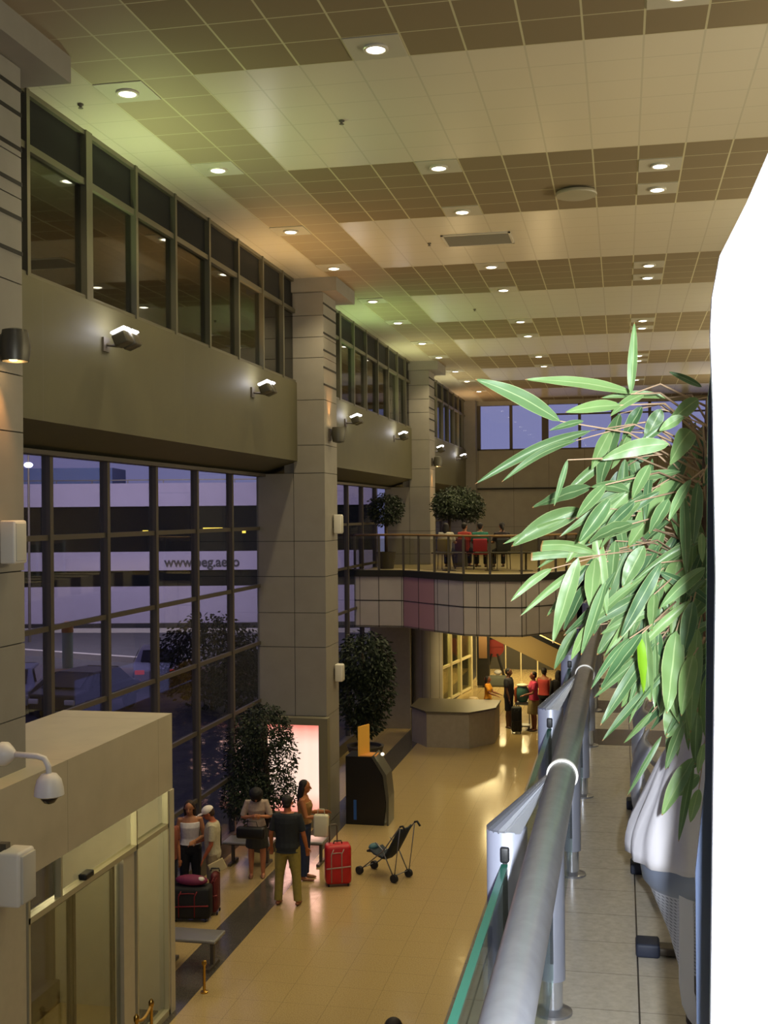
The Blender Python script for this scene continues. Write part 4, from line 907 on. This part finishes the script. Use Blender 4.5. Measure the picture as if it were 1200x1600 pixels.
    if bkind=='skirt':
        c.loft([ring(.95,.165,.125,.01,grow=.014),ring(.8,.18,.15,.0,grow=.014),ring(blen,.2,.17,.0,grow=.02)])
    else:
        for key in 'LR':
            hp,kn,an=leg[key]; tot=1-(blen-.075)/.82   # blen: height of the hem when standing
            pp=[hp+Vector((0,0,.02)),hp.lerp(kn,.4)]; rd=[.105*bulk,.094*bulk]
            if tot<.52: pp.append(hp.lerp(kn,tot/.52)); rd.append(.088)
            else: pp+=[kn,kn.lerp(an,min(1,(tot-.52)/.48))]; rd+=[.074,.066]
            c.tube(pp,rd,14)
    fin(c,'skirt' if bkind=='skirt' else ('shorts' if blen>.3 else 'trousers'),bm_)
    for key in 'LR':
        an=leg[key][2]; MB().tube([an+Vector((0,.035,-.042)),an+Vector((0,-.05,-.05)),an+Vector((0,-.15,-.056)),an+Vector((0,-.175,-.06))],[.036,.04,.034,.02],12,dome=True,flat=.62).build('shoe',mat('shoe_'+shoe,shoe,.6),t,True)
    # hair
    hm=mat('hair_'+hair,hair,.7); c=MB()
    c.ball(H((0,.028,.045)),(.086,.092,.082),14,rot=hR); c.ball(H((0,.055,-.005)),(.07,.06,.07),12,rot=hR)
    if hairkind in ('long','bob'):
        n2=T((0,.085,1.36 if hairkind=='bob' else 1.22)) if False else None
        e=-.15 if hairkind=='bob' else -.34
        c.tube([H((0,.055,.03)),H((0,.08,-.07)),H((0,.095,e))],[.08,.075,.045 if hairkind=='long' else .06],12,flat=.7)
        for s in (-1,1): c.tube([H((s*.05,.02,.05)),H((s*.078,.03,-.04)),H((s*.075,.05,e*.8))],[.04,.035,.02],8)
    if hairkind=='pony': c.tube([H((0,.11,.03)),H((0,.15,-.04)),H((0,.13,-.16))],[.03,.035,.015],8)
    if hairkind=='big': c.ball(H((0,.03,.03)),(.13,.125,.12),14,rot=hR); c.ball(H((0,-.01,-.06)),(.11,.08,.07),12,rot=hR)
    fin(c,'hair',hm)
    if cap:
        cm=mat('cap_'+cap,cap,.8); c=MB(); c.ball(H((0,.01,.06)),(.098,.108,.075),16,rot=hR); c.ball(H((0,-.12,.035)),(.07,.075,.012),14,rot=hR); fin(c,'cap',cm,.008)
    if strap: c=MB(); c.tube([T((-.10,-.12,1.12+z0)),T((-.13,-.12,1.33+z0)),T((-.12,.02,1.47+z0)),T((-.13,.13,1.3+z0)),T((-.11,.13,1.0+z0))],.016,6); c.build('strap',mat('strap_'+strap,strap,.8),t,True)
    t['_h']=H((0,0,0))[:]; return t,arm,T
def bagbox(name,label,cat,loc,sz,m,rz=0,hd=True,grp=None):
    t=thing(name,label,cat,loc,rz,grp); MB().bevbox((0,0,0),sz,min(sz)*.3).build('body',m,t,50)
    if hd: MB().tube([(-sz[0]*.25,0,sz[2]*.45),(-sz[0]*.2,0,sz[2]*.5+.09),(sz[0]*.2,0,sz[2]*.5+.09),(sz[0]*.25,0,sz[2]*.45)],.008,6).build('handle',m,t,True)
    return t
# group beside the entrance box
person('woman in white sleeveless top and dark trousers beside the entrance box',(-6.93,17.85,0),R(20),1.68,'a8714e','2a1a12','long','d8d2d2',.0,.98,'14131a','pants',.08,female=True,head=(R(12),R(-10)),
       arms={'L':((.25,-.1,-1),(-.55,-.8,-.1)),'R':((-.2,0,-1),(.1,-.2,-1))},vox=.009)
person('person in a white cap and pale shirt with backpack strap holding papers',(-6.5,17.72,0),R(-75),1.64,'a5593a','3a2618','short','b6ad92',.4,.72,'8c7c62','shorts',.5,cap='e6dcd2',head=(R(22),0),
       arms={'L':((.1,-.05,-1),(.0,-.55,-1)),'R':((-.15,-.3,-1),(.3,-1,-.3))},vox=.009,strap='2a231c')
person('person with dark hair partly hidden behind the corner of the entrance box',(-7.1,17.3,0),R(60),1.62,'a86a48','171110','short','7a4030',.35,.9,'20202a','pants',.08,vox=.011)
person('woman with dark bushy hair in a beige top and dark skirt looking at her hands',(-6.28,19.35,0),R(15),1.62,'b87650','0e0b0a','big','a89486',.45,.95,'2b2922','skirt',.55,female=True,head=(R(38),0),lean=.12,
       arms={'L':((.35,-.15,-1),(-.75,-.75,.25)),'R':((-.35,-.15,-1),(.75,-.75,.25))},legs={'L':((.05,0,-1),(0,.02,-1)),'R':((-.05,0,-1),(0,.02,-1))},vox=.009,shoe='8a5a3c')
person('man in dark T-shirt and olive trousers seen from behind',(-5.33,18.02,0),R(182),1.78,'b0683f','1d1815','short','1c2126',.4,.84,'8e8140','pants',.06,
       arms={'L':((.28,.05,-1),(.1,-.45,-1)),'R':((-.28,.05,-1),(-.1,-.45,-1))},legs={'L':((.11,0,-1),(.06,.02,-1)),'R':((-.11,0,-1),(-.06,.02,-1))},vox=.009,bulk=1.1,shoe='7a4a2c')
person('woman with long dark hair in a tan top and blue jeans before the glowing panel',(-5.42,19.35,0),R(95),1.72,'a86a40','120c0a','long','8f6a3a',.0,.98,'1f2c4a','pants',.08,female=True,head=(R(4),0),
       arms={'L':((.1,-.3,-1),(-.2,-1,.1)),'R':((-.1,-.3,-1),(.1,-1,.05))},vox=.009,shoe='8a5a3a')
bagbox('handbag','black handbag held in front of the woman in beige','bag',(-6.27,18.98,.86),(.5,.14,.2),mat('black_leather','0c0b0c',.5))
bagbox('shopping_bag','white carrier bag with green base held by the long-haired woman','bag',(-5.08,19.2,.98),(.26,.12,.38),mat('white_plastic_bag','cfcab0',.6))
b_=thing('papers','folded pale papers held by the person in the white cap','papers',(-6.34,17.5,.72),R(20)); MB().bevbox((0,0,0),(.26,.03,.18),.01,rot=Matrix.Rotation(R(-25),3,'Y')).build('sheets',mat('paper','c9b98c',.8),b_)
person('person with dark hair at the bottom of the hall, only the head in view',(-2.07,10.35,0),R(170),1.72,'a9714f','1a0f0d','bob','4a3a34',.4,.86,'23212a','pants',.08,vox=.012)
# far group under the deck
person('girl in a yellow-orange top by the counter, reaching out',(-3.95,34.5,0),R(80),1.45,'7d4a30','120d0b','bob','c9871c',.35,.8,'2a2a2e','pants',.08,female=True,arms={'L':((.1,-.5,-1),(0,-1,-.3)),'R':((-.1,-.5,-1),(0,-1,-.3))},vox=.014)
person('man in a dark top and dark shorts facing right under the deck',(-3.28,34.0,0),R(75),1.76,'5a3a26','0e0b0a','short','1e1f26',.35,.86,'16171c','shorts',.5,arms={'L':((.1,-.15,-1),(0,-.35,-1)),'R':((-.1,-.1,-1),(0,-.3,-1))},vox=.014)
person('woman in a pink T-shirt and khaki skirt holding the rucksack',(-2.53,33.65,0),R(-70),1.72,'8a5238','1a120f','short','b02f52',.35,.9,'8a7a50','skirt',.5,female=True,arms={'L':((.1,-.35,-1),(0,-1,-.2)),'R':((-.1,-.35,-1),(0,-1,-.2))},vox=.014,bulk=1.1)
person('person in a coral vest seen from behind, right of the woman in pink',(-2.27,34.4,0),R(160),1.74,'8a5236','17100e','short','a83a36',.0,.92,'17181c','shorts',.45,vox=.014)
person('person in black at the edge of the far group by the balustrade',(-1.85,34.2,0),R(200),1.7,'6a432e','100c0b','long','141216',.9,.86,'121216','pants',.08,vox=.014)
# on the deck behind the railing: tables, seats and sitters
SIT={'L':((.12,-1,-.08),(0,.0,-1)),'R':((-.12,-1,-.08),(0,.0,-1))}
def chair(loc,rz,label,c='5a2a24'):
    t=thing('cafe_chair',label,'chair',loc,rz,'chairs on the deck'); m_=mat('chair_'+c,c,.5)
    MB().bevbox((0,0,.45),(.42,.42,.04),.015).build('seat',m_,t,40); MB().bevbox((0,.2,.7),(.4,.03,.36),.012).build('backrest',m_,t,40)
    for x in (-.18,.18):
        for y in (-.18,.18): MB().tube([(x,y,.44),(x*1.08,y*1.08,0)],.012,6).build('leg',M['darkframe'],t)
for k,(x,y,rz,top,lb,hair,c) in enumerate([(-4.95,33.0,R(170),'b9b2a0','seated person with a pale neck scarf at the left of the deck group','long','7a6a2a'),(-4.45,33.3,R(150),'a5382e','seated person in a red top behind the deck railing','short','5a2a24'),
     (-3.95,32.9,R(185),'1f6a58','seated person in a green top seen from behind at the deck railing','short','a52a3a'),(-3.35,33.1,R(200),'2a2226','seated person in black with a tan face at the deck railing','pony','2b2b2b')]):
    o=person(lb,(x,y,PZ),rz,1.68,'9a6a4a','1a1310',hairkind=hair,top=top,sleeve=.4,hem=.86,bottom='26262c',bkind='pants',blen=.1,legs=SIT,pelvis=.55,vox=.016,arms={'L':((.2,-.4,-1),(0,-1,0)),'R':((-.2,-.4,-1),(0,-1,0))})
    chair((x,y,PZ),rz,['mustard chair under the person with the scarf','brown chair under the person in red','red-backed chair under the person in green','dark chair under the person in black'][k],c)
for k,x in enumerate((-4.75,-3.55,-2.6)):
    t=thing('cafe_table','low dark table on the deck, %s from the far column'%ORD[k],'table',(x,32.2,PZ),0,'tables on the deck')
    MB().bevbox((0,0,.5),(.95,.4,.04),.015).build('tabletop',mat('table_top','3a332a',.4),t,40); MB().tube([(0,0,.02),(0,0,.48)],.03,8).build('stem',M['darkframe'],t); MB().lathe([(.2,0),(.2,.015),(.03,.03)],n=16).build('base',M['darkframe'],t)
for x,y,p_ in ((-4.6,33.6,25),(-2.2,34,25)): light('POINT','deck_point_light',(x,y,7.0),p_,(1,.75,.4),size=.2)  # bare point lights over the deck seats, with no fixture
